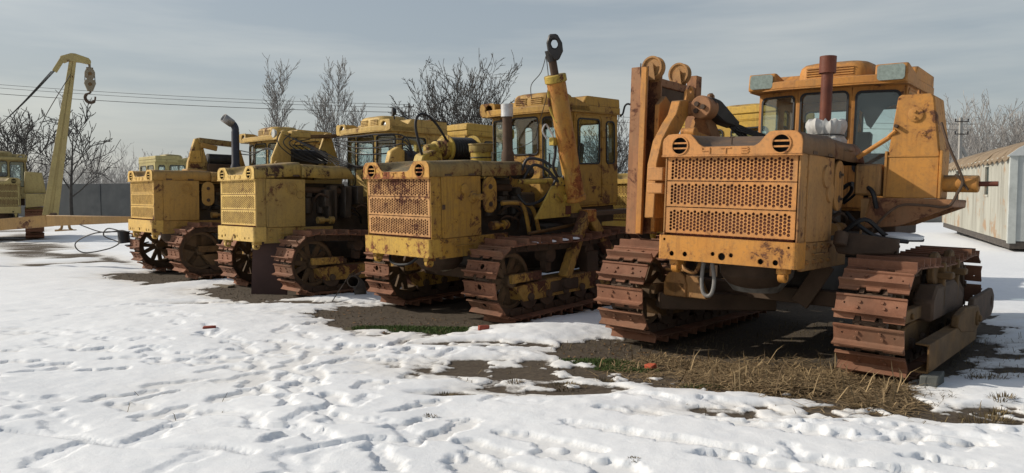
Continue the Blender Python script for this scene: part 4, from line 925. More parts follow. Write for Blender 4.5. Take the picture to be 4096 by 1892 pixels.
# boom: two tapering channels joined at the head (given in world metres, turned into the machine's frame)
Ei = (Matrix.Translation(Vector((-15.57,22.5,.20))) @ Matrix.Rotation(R(33), 4, 'Z')).inverted()
ew = lambda x, y, z: Ei @ Vector((x, y, z))
foot, head = ew(-13.72,22.05,.72), ew(-12.86,22.0,5.48)
bd = (head-foot).normalized()
for k in (-1, 1):
    q = MB(); q.beam(foot + Vector((.13*k,0,0)), head + Vector((.045*k,0,0)), .16, .10, up=(0,1,0), w1=.09, h1=.10)
    q.build('boom_channel', YE, E_, bevel=.008)
q = MB(); q.beam(foot, head, .14, .05, up=(0,1,0), w1=.05); q.build('boom_web', YE, E_)
hx = MB(); hp = head
hx.prism([(-.34,-.06),(-.32,.05),(-.05,.16),(.06,.16),(.40,.06),(.46,-.02),(.44,-.12),(.18,-.08),(-.12,-.08),(-.22,-.14)], (hp.x,hp.y+.08,hp.z), (1,0,0), (0,0,1), .16); hx.build('boom_head', YE, E_, bevel=.01)
q = MB(); q.beam((hp.x-.27,hp.y,hp.z-.03),(hp.x-.47,hp.y,hp.z-.40),.13,.13,up=(0,1,0)); q.build('rope_fork', YE, E_, bevel=.01)
fk = Vector((hp.x-.47,hp.y,hp.z-.40))
for k in range(4): cable(E_, [fk + Vector((.05*k-.08,0,.03*k)), fk + Vector((-1.2+.05*k,.2,-1.42+.05*k)), fk + Vector((-2.9+.06*k,.5,-3.1+.07*k))], .010)
hk = Vector((hp.x+.42,hp.y,hp.z-.06))
q = MB(); q.cyl(hk + Vector((0,-.05,0)), hk + Vector((0,.05,0)), .04, None, 12); q.cyl(hk, hk + Vector((0,0,-.16)), .035, None, 10); q.box(hk.x-.09,hk.x+.09,hk.y-.03,hk.y+.03,hk.z-.2,hk.z-.14); q.build('swivel', KHI, E_)
for dz in (-.33, -.64):
    c = hk + Vector((0,0,dz)); q = MB(); q.prism([(.14*math.sin(2*math.pi*i/14), .18*math.cos(2*math.pi*i/14)) for i in range(14)] if dz > -.5 else [(-.13,.12),(-.155,.03),(-.07,-.2),(.07,-.2),(.155,.03),(.13,.12),(.07,.15),(-.07,.15)], (c.x,c.y+.06,c.z), (1,0,0), (0,0,1), .12); bl = q.build('pulley_block', KHI, E_, bevel=.012)
    q = MB(); q.cyl((c.x,c.y-.062,c.z),(c.x,c.y-.075,c.z),.05,None,12); q.build('block_pin', M['ochre_iron'], bl)
for s in (-1, 1): cable(E_, [hk + Vector((s*.125,0,-.33)), hk + Vector((s*.135,0,-.62))], .012)
c = hk + Vector((0,0,-1.02)); q = MB(); q.tube(smoothpath([(c.x,c.y,c.z+.26),(c.x,c.y,c.z+.14),(c.x-.10,c.y,c.z+.08),(c.x-.135,c.y,c.z-.02),(c.x-.08,c.y,c.z-.13),(c.x+.03,c.y,c.z-.15),(c.x+.11,c.y,c.z-.09),(c.x+.13,c.y,c.z+.03)], 4), [.03]*8+[.045]*16+[.025]*5, 10); q.build('lifting_hook', M['oldiron'], E_)
cable(E_, [ew(-12.9,21.9,5.0), ew(-13.6,21.9,3.9), ew(-14.3,21.9,2.6)], .012)

# ------------------------------------------------------------------ ground: soil and snow in one sheet reaching the horizon
def axis(near, lo, hi, step, far, grow=1.10):
    a = list(np.arange(lo, hi + 1e-6, step)); s = step
    while a[-1] < far: s *= grow; a.append(a[-1] + s)
    s = step
    b = []
    c = lo
    while c > near: s *= grow; c -= s; b.append(c)
    return np.array(b[::-1] + a)
gx = axis(-1500, -5.2, 4.9, .021, 1500, 1.045)
ys_ = [-40, -15, -6, -2, 0, 1.2, 2.0, 2.5]; y_ = 2.9; st = .016
while y_ < 2000: ys_.append(y_); y_ += st; st = max(.016, (y_**1.55)*.00115) if y_ < 40 else st*1.12
gy = np.array(ys_); NX, NY = len(gx), len(gy)
GX, GY = np.meshgrid(gx, gy)
sz = soil_z(GX, GY)
# snow depth
depth = .055 + .04*(fbm(GX, GY, .55, 4, .5, 3) - .45)
def smooth01(x): x = np.clip(x, 0, 1); return x*x*(3-2*x)
bare = np.zeros_like(GX); thinz = np.zeros_like(GX)
en = (fbm(GX, GY, 1.3, 5, .6, 4) - .5)*1.5
en2 = fbm(GX, GY, 5.5, 3, .6, 0) - .5
for P, xl, xr, fr in ((PA, -1.05, 1.2, .40), (PB, -.95, 1.15, .48), (PC, -1.1, 1.15, .80), (PD, -1.35, 1.40, .70)):
    s, b = tolocal(P, GX, GY)
    dd_ = np.minimum(np.minimum(s - xl, xr - s), np.minimum(b + fr - .12*np.abs(s), 4.6 - b))
    bare = np.maximum(bare, smooth01((dd_ + en*.6 + en2*.45)/.12 + .5)); thinz = np.maximum(thinz, smooth01((dd_ + en*.5 + .75)/.9))
# thin, patchy strip in front of the machines and by the right edge
for (cx, cy, rx, ry, k) in ((.35,6.0,.9,.35,.75),(.25,5.35,.45,.18,.8),(-.45,5.12,.16,.06,.9),(1.9,4.72,.7,.16,.62),(2.95,4.55,.3,.12,.8),(3.2,4.75,.3,.1,.6),(2.55,4.75,.4,.14,.7),(-3.9,9.75,.5,.16,.75),(-2.9,9.9,.6,.2,.7),(-6.9,12.9,.6,.14,.8),(4.6,5.9,.8,.3,.5),(4.1,7.0,.8,.5,.5),(.9,5.75,.6,.16,.8),(-.2,7.0,.5,.15,.6)):
    r2 = ((GX-cx)/rx)**2 + ((GY-cy)/ry)**2; thinz = np.maximum(thinz, .85*smooth01(1.3 - r2*.3)); bare = np.maximum(bare, k*smooth01(1.6 - r2 + en*1.4)*smooth01((fbm(GX, GY, 5, 3, .6, 1)-.38)*6))
# slushy road at the left
dr = np.abs((GX + 11.6)*.80 + (GY - 19.3)*.60 - .9*np.sin(GY*.2))
road = smooth01((1.9 - dr)/1.2 + en*.3)*smooth01((GY-13.5)/2.5)*(GX < -4)
depth = depth*(1 - .93*road*smooth01((fbm(GX, GY, .9, 4, .6, 5)-.28)*4))
# footprints
rf_ = np.random.RandomState(21); FP = []
def trail(x, y, a, n, step=.42, wob=.14):
    for i in range(n):
        sd_ = 1 if i % 2 else -1
        FP.append((x + math.cos(a+math.pi/2)*.09*sd_ + rf_.normal(0, .03), y + math.sin(a+math.pi/2)*.09*sd_ + rf_.normal(0, .03), a + rf_.normal(0, .12), rf_.uniform(.14, .24), rf_.uniform(.06, .095), rf_.uniform(.025, .055)))
        x += math.cos(a)*step; y += math.sin(a)*step; a += rf_.normal(0, wob)
for q in ((-2.3,3.4,1.5,14),(-1.6,3.3,1.25,16),(-.9,3.3,1.9,16),(-.3,3.5,2.2,14),(.5,3.4,2.5,16),(2.9,4.1,2.9,9),(-4,5.5,.35,16),(-4.5,6.6,.1,18),(-5,7.6,-.1,20),(-3.4,4.6,.5,12),(-1,5.3,2.7,14),(-2.4,6.1,2.9,14),(-6,9,.2,16),(-.7,4.4,1.0,9)):
    trail(*q)
for i in range(70):
    y = 3.2 + 10*rf_.rand()**1.35; x = rf_.uniform(-.72, .62)*y*1.05
    FP.append((x, y, rf_.uniform(0, math.pi), rf_.uniform(.09, .22), rf_.uniform(.05, .09), rf_.uniform(.012, .045)))
# long drag marks in the right foreground
for (x, y, a, l) in ((.55,4.25,2.62,.34),(.95,4.02,2.66,.5),(1.45,4.35,2.72,.42),(.2,4.05,2.6,.36),(.4,3.72,2.5,.36),(1.9,4.1,2.8,.3),(-.1,3.6,2.1,.3),(-.35,4.25,1.1,.25),(.75,4.6,2.65,.26),(1.2,3.7,2.62,.3),(1.75,3.62,2.7,.32),(2.35,4.05,2.9,.3),(1.35,4.75,2.8,.2),(2.2,3.7,2.75,.22)): FP.append((x, y, a, l, rf_.uniform(.06, .085), .075))
pit = np.zeros_like(GX); fn2 = fbm(GX, GY, 16, 3, .6, 4) - .5
fn = (fbm(GX, GY, 7, 3, .6, 2) - .5)
for (x, y, a, l, w, d) in FP:
    i0, i1 = np.searchsorted(gx, (x-l-.2, x+l+.2)); j0, j1 = np.searchsorted(gy, (y-l-.2, y+l+.2))
    if i1 <= i0 or j1 <= j0: continue
    X_, Y_ = GX[j0:j1, i0:i1] - x, GY[j0:j1, i0:i1] - y; u = X_*math.cos(a) + Y_*math.sin(a); v = -X_*math.sin(a) + Y_*math.cos(a)
    wv = w*(1 - .22*np.cos(u/l*3.2) + 1.7*fn[j0:j1, i0:i1]); r = np.sqrt((u/l)**2 + (v/wv)**2) + .9*fn2[j0:j1, i0:i1]
    h = -.62*d*smooth01((1.06 - r)/.22)*(.75+.25*np.clip(r,0,1)) + .07*d*np.exp(-((r-1.2)/.18)**2)
    pit[j0:j1, i0:i1] = np.where(h < 0, np.minimum(pit[j0:j1, i0:i1], h), np.where(pit[j0:j1, i0:i1] < 0, pit[j0:j1, i0:i1], np.maximum(pit[j0:j1, i0:i1], h)))
# small pinched wheel line at lower left
for i in range(38):
    t = i/37; x, y = -2.95 + 1.6*t, 4.22 - .45*t + .05*math.sin(9*t); m_ = np.exp(-(((GX-x)/.017)**2 + ((GY-y)/.035)**2)); pit = np.minimum(pit, -.05*m_)
near = np.clip((30 - GY)/18, 0, 1)
micro = .014*(fbm(GX, GY, 2.2, 4, .5, 0) - .5) + .045*(1-.6*thinz)*(fbm(GX, GY, .8, 3, .5, 1) - .5) + .005*(fbm(GX, GY, 14, 3, .6, 5) - .5)
# crusty melt texture where snow is trampled
cru = np.abs(fbm(GX, GY, 5.0, 4, .55, 3) - .5)*2; micro = micro - .022*smooth01((cru - .0)/.16)*0 + .008*(cru - .3)*smooth01((GY-5)/3)
depth = depth*(1 - .72*thinz) - .012*thinz*smooth01((fbm(GX, GY, 4, 4, .6, 0)-.45)*5)
soft = .35 + .65*smooth01((fbm(GX, GY, .45, 2, .5, 2)-.35)*3.5)
snow = depth + (pit*soft*(1-.6*thinz) + micro*(1-.65*thinz))*near
keep = np.clip(depth*.42, .0, .04)*(1-thinz)
snow = np.where(depth > .02, np.maximum(snow, keep), snow)
snow = snow*(1 - bare) - .03*bare
snow = np.where(snow < -.03, -.03, snow)
ht = sz + np.where(snow > 0, np.minimum(snow, .05 + .6*(snow-.05)) if False else snow, 0) + .03*np.clip(.0 - snow, 0, 0)
ht = np.where((GY > 60) | (np.abs(GX) > 90), 0.0, ht)
rise = .0*GX
me = bpy.data.meshes.new('snowy_ground')
co = np.stack([GX, GY, ht + rise], -1).reshape(-1, 3).astype(np.float32)
idx = np.arange(NX*NY).reshape(NY, NX); qd = np.stack([idx[:-1,:-1], idx[:-1,1:], idx[1:,1:], idx[1:,:-1]], -1).reshape(-1, 4)
me.vertices.add(len(co)); me.vertices.foreach_set('co', co.ravel()); me.loops.add(qd.size); me.loops.foreach_set('vertex_index', qd.ravel().astype(np.int32))
me.polygons.add(len(qd)); me.polygons.foreach_set('loop_start', np.arange(0, qd.size, 4, dtype=np.int32)); me.polygons.foreach_set('loop_total', np.full(len(qd), 4, np.int32))
me.update(calc_edges=True); me.polygons.foreach_set('use_smooth', np.ones(len(qd), bool))
at1 = me.attributes.new('snow_depth', 'FLOAT', 'POINT'); at1.data.foreach_set('value', np.where(np.abs(GX) > 90, .05, snow).ravel().astype(np.float32))
moss = np.zeros_like(GX)
for (cx, cy, rx, ry) in ((-.75,7.95,.85,.30),(-.25,7.75,.55,.25),(-1.2,8.05,.5,.2),(.75,6.35,.35,.16),(1.55,5.5,.25,.07),(.95,6.1,.3,.1)):
    moss = np.maximum(moss, smooth01(1.5 - ((GX-cx)/rx)**2 - ((GY-cy)/ry)**2 + en*1.2))
at2 = me.attributes.new('moss', 'FLOAT', 'POINT'); at2.data.foreach_set('value', moss.ravel().astype(np.float32))
b = NB('snow_and_soil'); c = b.coord(src='Object')
a1 = b.n('ShaderNodeAttribute', attribute_name='snow_depth'); a2 = b.n('ShaderNodeAttribute', attribute_name='moss')
nf = b.noise(c, 26, 7, .7); nm = b.noise(c, 6, 6, .65); ng = b.noise(c, 160, 3, .6)
sd_ = b.math('ADD', a1.outputs['Fac'], b.math('MULTIPLY', nf, .02))
sm_ = b.n('ShaderNodeMapRange'); b.l(sd_, sm_.inputs[0]); sm_.inputs[1].default_value = .012; sm_.inputs[2].default_value = .022
scol = b.mix(b.ramp(nm, .3, .75), (.74,.765,.79), (.80,.815,.83))
thin = b.n('ShaderNodeMapRange'); b.l(sd_, thin.inputs[0]); thin.inputs[1].default_value = .02; thin.inputs[2].default_value = .05
scol = b.mix(thin.outputs[0], b.mix(nm, (.62,.60,.56), (.76,.76,.75)), scol)
dcol = b.mix(b.ramp(nf, .35, .7), (.045,.034,.025), (.12,.095,.068)); dcol = b.mix(b.ramp(nm, .4, .7), dcol, (.075,.06,.044))
mcol = b.mix(nf, (.035,.055,.014), (.075,.10,.03)); mk = b.math('MULTIPLY', a2.outputs['Fac'], b.ramp(b.noise(c, 9, 6, .7), .3, .52))
dcol = b.mix(mk, dcol, mcol)
b.set(b.mix(sm_.outputs[0], dcol, scol), b.math('SUBTRACT', .92, b.math('MULTIPLY', sm_.outputs[0], .3)), 0, .25)
b.bump(b.math('ADD', b.math('MULTIPLY', nf, .7), b.math('MULTIPLY', ng, .3)), .5, .012)
me.materials.append(b.m); g_ = bpy.data.objects.new('snowy_ground', me); COL.objects.link(g_); g_['kind'] = 'structure'
def gz(x, y):
    """height of the finished sheet"""
    i = min(max(int(np.searchsorted(gx, x)) - 1, 0), NX-2); j = min(max(int(np.searchsorted(gy, y)) - 1, 0), NY-2)
    u = (x-gx[i])/(gx[i+1]-gx[i]); v = (y-gy[j])/(gy[j+1]-gy[j])
    return float((ht[j,i]*(1-u) + ht[j,i+1]*u)*(1-v) + (ht[j+1,i]*(1-u) + ht[j+1,i+1]*u)*v)
def snow_at(x, y):
    i = min(int(np.searchsorted(gx, x)), NX-1); j = min(int(np.searchsorted(gy, y)), NY-1); return snow[j, i]

# ------------------------------------------------------------------ dry grass, straw, litter
def grass_mat(name, c0, c1):
    b = NB(name); gi = b.n('ShaderNodeNewGeometry'); r_ = gi.outputs['Random Per Island']
    return b.set(b.mix(r_, c0, c1), .8, 0, .2)
STRAW = grass_mat('dry_straw', (.07,.045,.024), (.36,.26,.14)); DRYG = grass_mat('dry_grass', (.06,.045,.025), (.20,.15,.075)); MOSSG = grass_mat('green_grass', (.025,.045,.010), (.07,.11,.028))
def blades(name, pts, mat, lmin, lmax, flat, w=.0035, seed=0, label=None):
    rd = random.Random(seed); m = MB()
    for (x, y, z) in pts:
        L = rd.uniform(lmin, lmax); a = rd.uniform(0, 6.283); el = rd.uniform(-.04, .12) if rd.random() < flat else rd.uniform(.4, 1.3)
        d = Vector((math.cos(a)*math.cos(el), math.sin(a)*math.cos(el), math.sin(el))); sd = Vector((-math.sin(a), math.cos(a), 0))*w
        p0 = Vector((x, y, z-.004)); p1 = p0 + d*L*.55 + Vector((0,0,.01)); p2 = p0 + d*L + Vector((rd.uniform(-.1,.1)*L, rd.uniform(-.1,.1)*L, -.18*L*math.cos(el)))
        if p2.z < z: p2.z = z + .003
        m.add([p0-sd, p0+sd, p1+sd*.8, p1-sd*.8, p2], [(0,1,2,3), (3,2,4)])
    return m.build(name, mat, None, smooth=False, label=label, kind='stuff')
rd = random.Random(3); pts = []
def loc2w(P, s, b): c_, s_ = math.cos(P[3]), math.sin(P[3]); return P[0] + s*c_ + b*s_, P[1] - s*s_ + b*c_
while len(pts) < 9000:
    s, b_ = rd.uniform(-.75, 1.55), rd.gauss(-.15, .34)
    x, y = loc2w(PD, s, b_)
    if snow_at(x, y) > .01: continue
    k = math.exp(-((s-.75)/.75)**2) + .12
    if float(fbm(np.array([x]), np.array([y]), 3.2, 3, .6, 2)[0]) < .46 and rd.random() < .85: continue
    if rd.random() > k: continue
    pts.append((x, y, gz(x, y) + rd.random()**2*.06*k))
blades('straw', pts, STRAW, .06, .28, .975, .0042, 1, 'dry yellow straw strewn in front of the orange tractor')
pts = []
while len(pts) < 5200:
    if rd.random() < .6: s, b_ = rd.uniform(-1.5, 1.5), rd.uniform(-.4, 3); x, y = loc2w(PD, s, b_)
    elif rd.random() < .5: s, b_ = rd.uniform(1.5, 2.6), rd.uniform(-.9, 3.0); x, y = loc2w(PD, s, b_)
    else: x, y = rd.uniform(-3.4, 4.2), rd.uniform(4.4, 9.8)
    if snow_at(x, y) > (.012 if y > 5.2 and x < 2.6 else .03): continue
    pts.append((x, y, gz(x, y)))
blades('dry_grass', pts, DRYG, .02, .09, .7, .0026, 2, 'short dead grass on the bare ground round the machines')
pts = []
while len(pts) < 9000:
    x, y = rd.uniform(-1.8, 1.9), rd.uniform(5.3, 8.5); i = min(int(np.searchsorted(gx, x)), NX-1); j = min(int(np.searchsorted(gy, y)), NY-1)
    if moss[j, i] < .55 or snow[j, i] > .01: continue
    pts.append((x, y, gz(x, y)))
blades('green_grass', pts, MOSSG, .012, .04, .5, .003, 3, 'low green moss and grass before the second tractor from the right')
# tufts poking through the snow: each its own plant
def tuft(x, y, r, n, h, label, mat=DRYG, seed=0):
    m = MB(); rd = random.Random(seed)
    for k in range(int(n*1.7)):
        a = rd.uniform(0, 6.283); rr = 1.25*r*math.sqrt(rd.random()); px, py = x + math.cos(a)*rr, y + math.sin(a)*rr*.7; L = rd.uniform(.4, 1)*h; el = rd.uniform(.3, 1.45)
        d = Vector((math.cos(a)*math.cos(el), math.sin(a)*math.cos(el), math.sin(el))); sd = Vector((-math.sin(a), math.cos(a), 0))*.0028; p0 = Vector((px, py, gz(px, py)-.006)); p1 = p0 + d*L*.6; p2 = p0 + d*L + Vector((0,0,-.1*L))
        m.add([p0-sd, p0+sd, p1+sd*.8, p1-sd*.8, p2], [(0,1,2,3), (3,2,4)])
    return m.build('grass_tuft', mat, None, smooth=False, label=label, cat='grass tuft', group='dead grass tufts in the snow')
for k, (x, y, r, n, h, lb) in enumerate(((2.95,4.56,.13,160,.06,'brown grass tuft in snow near the right edge, the largest'),(3.12,4.72,.06,50,.07,'small brown grass tuft just behind the largest right tuft'),(3.3,4.95,.07,60,.06,'small grass tuft at the far right on shadow edge'),(-.46,5.14,.07,110,.035,'flat dark grass tuft alone in the central snow'),(-.5,4.52,.035,40,.03,'tiny dark grass sprig in the central foreground snow'),(.02,5.5,.05,60,.05,'grass tuft left of the long bare streak'),(.38,5.42,.14,150,.04,'wide flat dead grass patch on the bare streak'),(.72,5.62,.07,80,.05,'grass tuft right of the bare streak'),(2.35,4.86,.10,120,.07,'grass tuft in front of the nearest track'),(.62,3.72,.03,40,.02,'tiny dark sprig at the bottom edge'),(3.6,5.6,.12,90,.06,'grass tuft in the blue shadow beside the orange tractor'),(4.2,7.6,.2,120,.08,'grass tuft behind the shadow beyond the orange tractor'))):
    tuft(x, y, r, n, h, lb, seed=70+k)
lv = MB(); rdl = random.Random(77)
for k in range(700):
    P = PD if k % 3 else PC; x, y = loc2w(P, rdl.uniform(-1.3, 1.5), rdl.uniform(-.8, .5))
    if snow_at(x, y) > .01: continue
    z = gz(x, y); r = rdl.uniform(.008, .026); a = rdl.random()*6.28; c_, s_ = math.cos(a)*r, math.sin(a)*r
    lv.add([(x-c_,y-s_,z+.004),(x+s_*.5,y-c_*.5,z+.004+rdl.random()*.01),(x+c_,y+s_,z+.006+rdl.random()*.012),(x-s_*.5,y+c_*.5,z+.004+rdl.random()*.01)], [(0,1,2,3)])
lv.build('leaf_litter', grass_mat('dead_leaves', (.06,.035,.018), (.22,.13,.06)), None, smooth=False, label='dead brown leaves on the bare ground', kind='stuff')
# clods on the bare earth
m = MB(); rd = random.Random(8)
for k in range(2200):
    P = (PA, PB, PC, PD)[k % 4]; x, y = loc2w(P, rd.uniform(-1.2, 1.5), rd.uniform(-1.0, .4))
    if snow_at(x, y) > .01: continue
    r = rd.uniform(.006, .02); z = gz(x, y); a = rd.random()*6
    m.add([(x+r*math.cos(a),y+r*math.sin(a),z-.003),(x-r*math.sin(a),y+r*math.cos(a),z-.003),(x-r*math.cos(a),y-r*math.sin(a),z-.003),(x+r*math.sin(a),y-r*math.cos(a),z-.003),(x+.3*r,y,z+r*.8)], [(0,1,4),(1,2,4),(2,3,4),(3,0,4)])
m.build('earth_clods', plain('earth', (.11,.085,.06), .95), None, smooth=False, label='small earth clods on the bare ground', kind='stuff')
def chunk(name, x, y, sx, sy, sz_, rot, mat, label, cat, seed, grp=None):
    rd = random.Random(seed); m = MB(); V = []
    for i in (-1, 1):
        for j in (-1, 1):
            for k in (0, 1): V.append((i*sx/2*rd.uniform(.75, 1.05), j*sy/2*rd.uniform(.75, 1.05), k*sz_*rd.uniform(.7, 1.05) - .01))
    m.add(V, [(0,1,3,2),(4,6,7,5),(0,4,5,1),(2,3,7,6),(0,2,6,4),(1,5,7,3)])
    o = m.build(name, mat, None, bevel=.008, seg=2, label=label, cat=cat, group=grp); o.location = (x, y, gz(x, y)); o.rotation_euler = (0, 0, rot); return o
BRICK = plain('red_brick', (.24,.055,.035), .9, var=.3, sc=20)
chunk('brick_piece', -3.12, 7.6, .14, .1, .05, .3, BRICK, 'dark red brick piece alone on the snow at left', 'brick', 1, 'broken bricks')
chunk('brick_piece', -.30, 7.8, .12, .09, .07, .2, BRICK, 'red brick piece by the track of the cylinder machine', 'brick', 2, 'broken bricks')
chunk('brick_piece', 1.16, 6.16, .09, .08, .06, .8, plain('orange_brick', (.42,.085,.04), .9, var=.2), 'orange red brick piece beside the orange tractor far track', 'brick', 3, 'broken bricks')
chunk('concrete_block', *loc2w(PD, 1.5, .32), .14, .26, .10, -.7, plain('grey_concrete', (.09,.095,.088), .9), 'grey concrete block under the near track channel', 'block', 4)
chunk('wooden_chock', *loc2w(PB, -.95, .2), .4, .16, .05, -.6, plain('grey_wood', (.17,.14,.10), .9, var=.3), 'flat wooden board under the far front track of pale tractor', 'board', 5)
# rusty sheet leaning between B's tracks, with a pipe elbow beside
bm_ = rusty('dark_rust_sheet', (.05,.028,.024), (.075,.042,.036), 7., rnd=False, sc=.4, hl=(.09,.05,.04))
p = [loc2w(PB, .25, .07), loc2w(PB, .66, .42)]; q = MB(); z0 = -.06
a = Vector((*p[0], z0)); bb = Vector((*p[1], z0)); up = Vector((.02, .05, .80)); th = Vector((.006, .006, 0))
q.add([a, bb, bb+up*1.09, a+up, a+th, bb+th, bb+up*1.09+th, a+up+th], [(0,1,2,3),(7,6,5,4),(0,4,5,1),(1,5,6,2),(2,6,7,3),(3,7,4,0)])
q.build('steel_sheet', bm_, None, label='dark rusty steel sheet propped between the tracks of the pale tractor', cat='metal sheet', smooth=False)
q = MB(); ex, ey = -2.22, 10.45; ez = gz(ex, ey)
q.tube(smoothpath([(ex,ey-.10,ez+.20),(ex+.01,ey-.02,ez+.19),(ex+.04,ey+.1,ez+.12),(ex+.06,ey+.12,ez-.02)]), .085, 18, cap=False)
pe = q.build('pipe_elbow', M['iron'], None, solid=.012, label='dark pipe elbow on the snow beside the cylinder machine', cat='pipe'); 
q = MB(); q.tube([(ex,ey-.05,ez+.26),(ex+.1,ey,ez+.32),(ex+.2,ey+.05,ez+.3)], .02, 8); q.build('pipe_stub', M['oldiron'], pe)
q = MB(); q.tube([(ex-.05,ey-.05,ez+.3),(ex-.16,ey-.3,ez+.08),(ex-.22,ey-.42,gz(ex-.22,ey-.42))], .007, 6); q.build('bent_rod', M['iron'], None, label='thin bent iron rod leaning on the pipe elbow', cat='rod')

# ------------------------------------------------------------------ lowered boom at the left
BOOM = paint('ochre_boom_paint', (.40,.23,.075), (.34,.21,.085), rust=.2, dirt=.3, seed=101.)
bo = empty('lowered_boom', (-11.5,15.5,gz(-11.5,15.5)), (0,0,0), 'long ochre crane boom lying level across the left foreground', 'crane boom')
bz_ = gz(-11.5,15.5)
W = lambda x, y, z: (x+11.5, y-15.5, z-bz_)
q = MB(); q.beam(W(-13.4,15.6,.62), W(-9.32,15.0,.93), .2, .235); q.build('boom_beam', BOOM, bo, bevel=.01)
q = MB(); q.beam(W(-9.32,15.0,.93), W(-6.95,14.45,.975), .2, .225, w1=.12, h1=.09); q.build('boom_tip', BOOM, bo, bevel=.01)
q = MB(); q.box(-2.0,-1.8,-.05,.25,-.05,.36); q.build('boom_foot', M['oldiron'], bo, bevel=.01)
q = MB(); q.cyl(W(-9.25,14.93,1.05), W(-9.25,15.07,1.05), .04, None, 10); q.build('boom_pin', M['oldiron'], bo)
q = MB(); q.lathe(W(-7.42,14.2,.62), (.1,0,-1), [(-.12,0),(-.12,.10),(.06,.105),(.10,.12),(.1,0)], 16); q.build('black_weight', M['rubber'], bo)
for P_ in ([(-8.55,14.7,.86),(-8.0,14.5,.72),(-7.5,14.3,.76),(-7.3,14.2,.70)], [(-7.3,14.2,.74),(-7.9,14.1,.72),(-8.35,14.2,.52),(-8.2,14.2,.34),(-7.7,14.2,.42),(-7.45,14.2,.56)], [(-7.45,14.2,.74),(-7.75,14.25,.80),(-7.8,14.2,.66),(-7.5,14.15,.55)], [(-7.4,14.2,.48),(-7.1,14.1,.5),(-6.9,14.1,.55)]):
    cable(bo, [W(*p) for p in P_], .012)
q = MB(); lx, ly = -17.6, 29.3; 
q.tube([(-.3,0,0),(-.16,0,.1),(-.1,0,.45),(0,0,.52),(.1,0,.45),(.16,0,.1),(.3,0,0)], .05, 8); q.box(-.36,.36,-.12,.12,-.02,.05)
o = q.build('hitch_frame', BOOM, None, label='small ochre arch-shaped hitch frame standing on far snow', cat='hitch'); o.location = (lx, ly, gz(lx, ly))

# ------------------------------------------------------------------ concrete wall, white fence, wagon
CONC = NB('wall_concrete'); c = CONC.coord(rnd=False); n1 = CONC.noise(c, .8, 8, .65); n2 = CONC.noise(CONC.coord(scale=(3,3,.25)), 1.2, 5, .6)
CONC.set(CONC.mix(CONC.ramp(n2, .35, .7), CONC.mix(CONC.ramp(n1, .35, .65), (.095,.10,.10), (.165,.165,.16)), (.125,.127,.123)), .92); CONC = CONC.m
wl = empty('concrete_wall', (-33,54.5,0), (0,0,R(-8)), 'long grey concrete panel wall behind the left machines', 'wall')
q = MB(); q.box(-1.99,1.99,-.08,.08,-.3,2.62); pm = None
for k in range(-7, 6):
    if pm is None: o = q.build('wall_panel', CONC, wl, bevel=.02); pm = o.data
    else: o = bpy.data.objects.new('wall_panel', pm); COL.objects.link(o); o.parent = wl; m_ = o.modifiers.new('bevel', 'BEVEL'); m_.width = .02
    o.location = (k*4.02 + 1.2, (.03 if k % 2 else 0), (-.03, .0, .02)[k % 3])
WHT = NB('weathered_white_paint'); c = WHT.coord(); n1 = WHT.noise(WHT.coord(scale=(2.2,2.2,.35)), 1.1, 8, .7); n2 = WHT.noise(c, 1.0, 8, .7)
WHT.set(WHT.mix(WHT.ramp(n2, .54, .62), WHT.mix(WHT.ramp(n1, .40, .72), (.37,.365,.315), (.22,.21,.175)), (.30,.20,.12)), .75); WHT.bump(n2, .15, .01); WHT = WHT.m
wf = empty('sheet_fence', (24,46,0), (0,0,0), 'white corrugated sheet fence on a low concrete base, far right', 'fence')
q = MB(); q.box(-6,6,.05,.5,-.1,.42); q.build('fence_base', plain('old_concrete', (.20,.19,.17), .9), wf)
q = MB(); zz = []
for i in range(13): zz += [(i*.08-.5, (0 if i % 2 else .03))]
pts2 = [(x, y) for x, y in zz]
pv = [(x, y, z) for x, y in pts2 for z in (.42, 2.0)]
q.add(pv, [(2*i, 2*i+2, 2*i+3, 2*i+1) for i in range(len(pts2)-1)]); pm = None
for k in range(-6, 6):
    if pm is None: o = q.build('fence_sheet', WHT, wf, smooth=False, solid=.004); pm = o.data
    else: o = bpy.data.objects.new('fence_sheet', pm); COL.objects.link(o); o.parent = wf
    o.location = (k*.98+.5, .25, 0)
# wagon
A0, A1 = Vector((13.0,19.4,0)), Vector((18.1,31.2,0)); L_ = (A1-A0).length; ang_ = math.atan2(A1.y-A0.y, A1.x-A0.x)
wg = empty('site_wagon', A0, (0,R(-.75),ang_), 'long white site wagon with brown tarpaulin roof at the right edge', 'wagon')
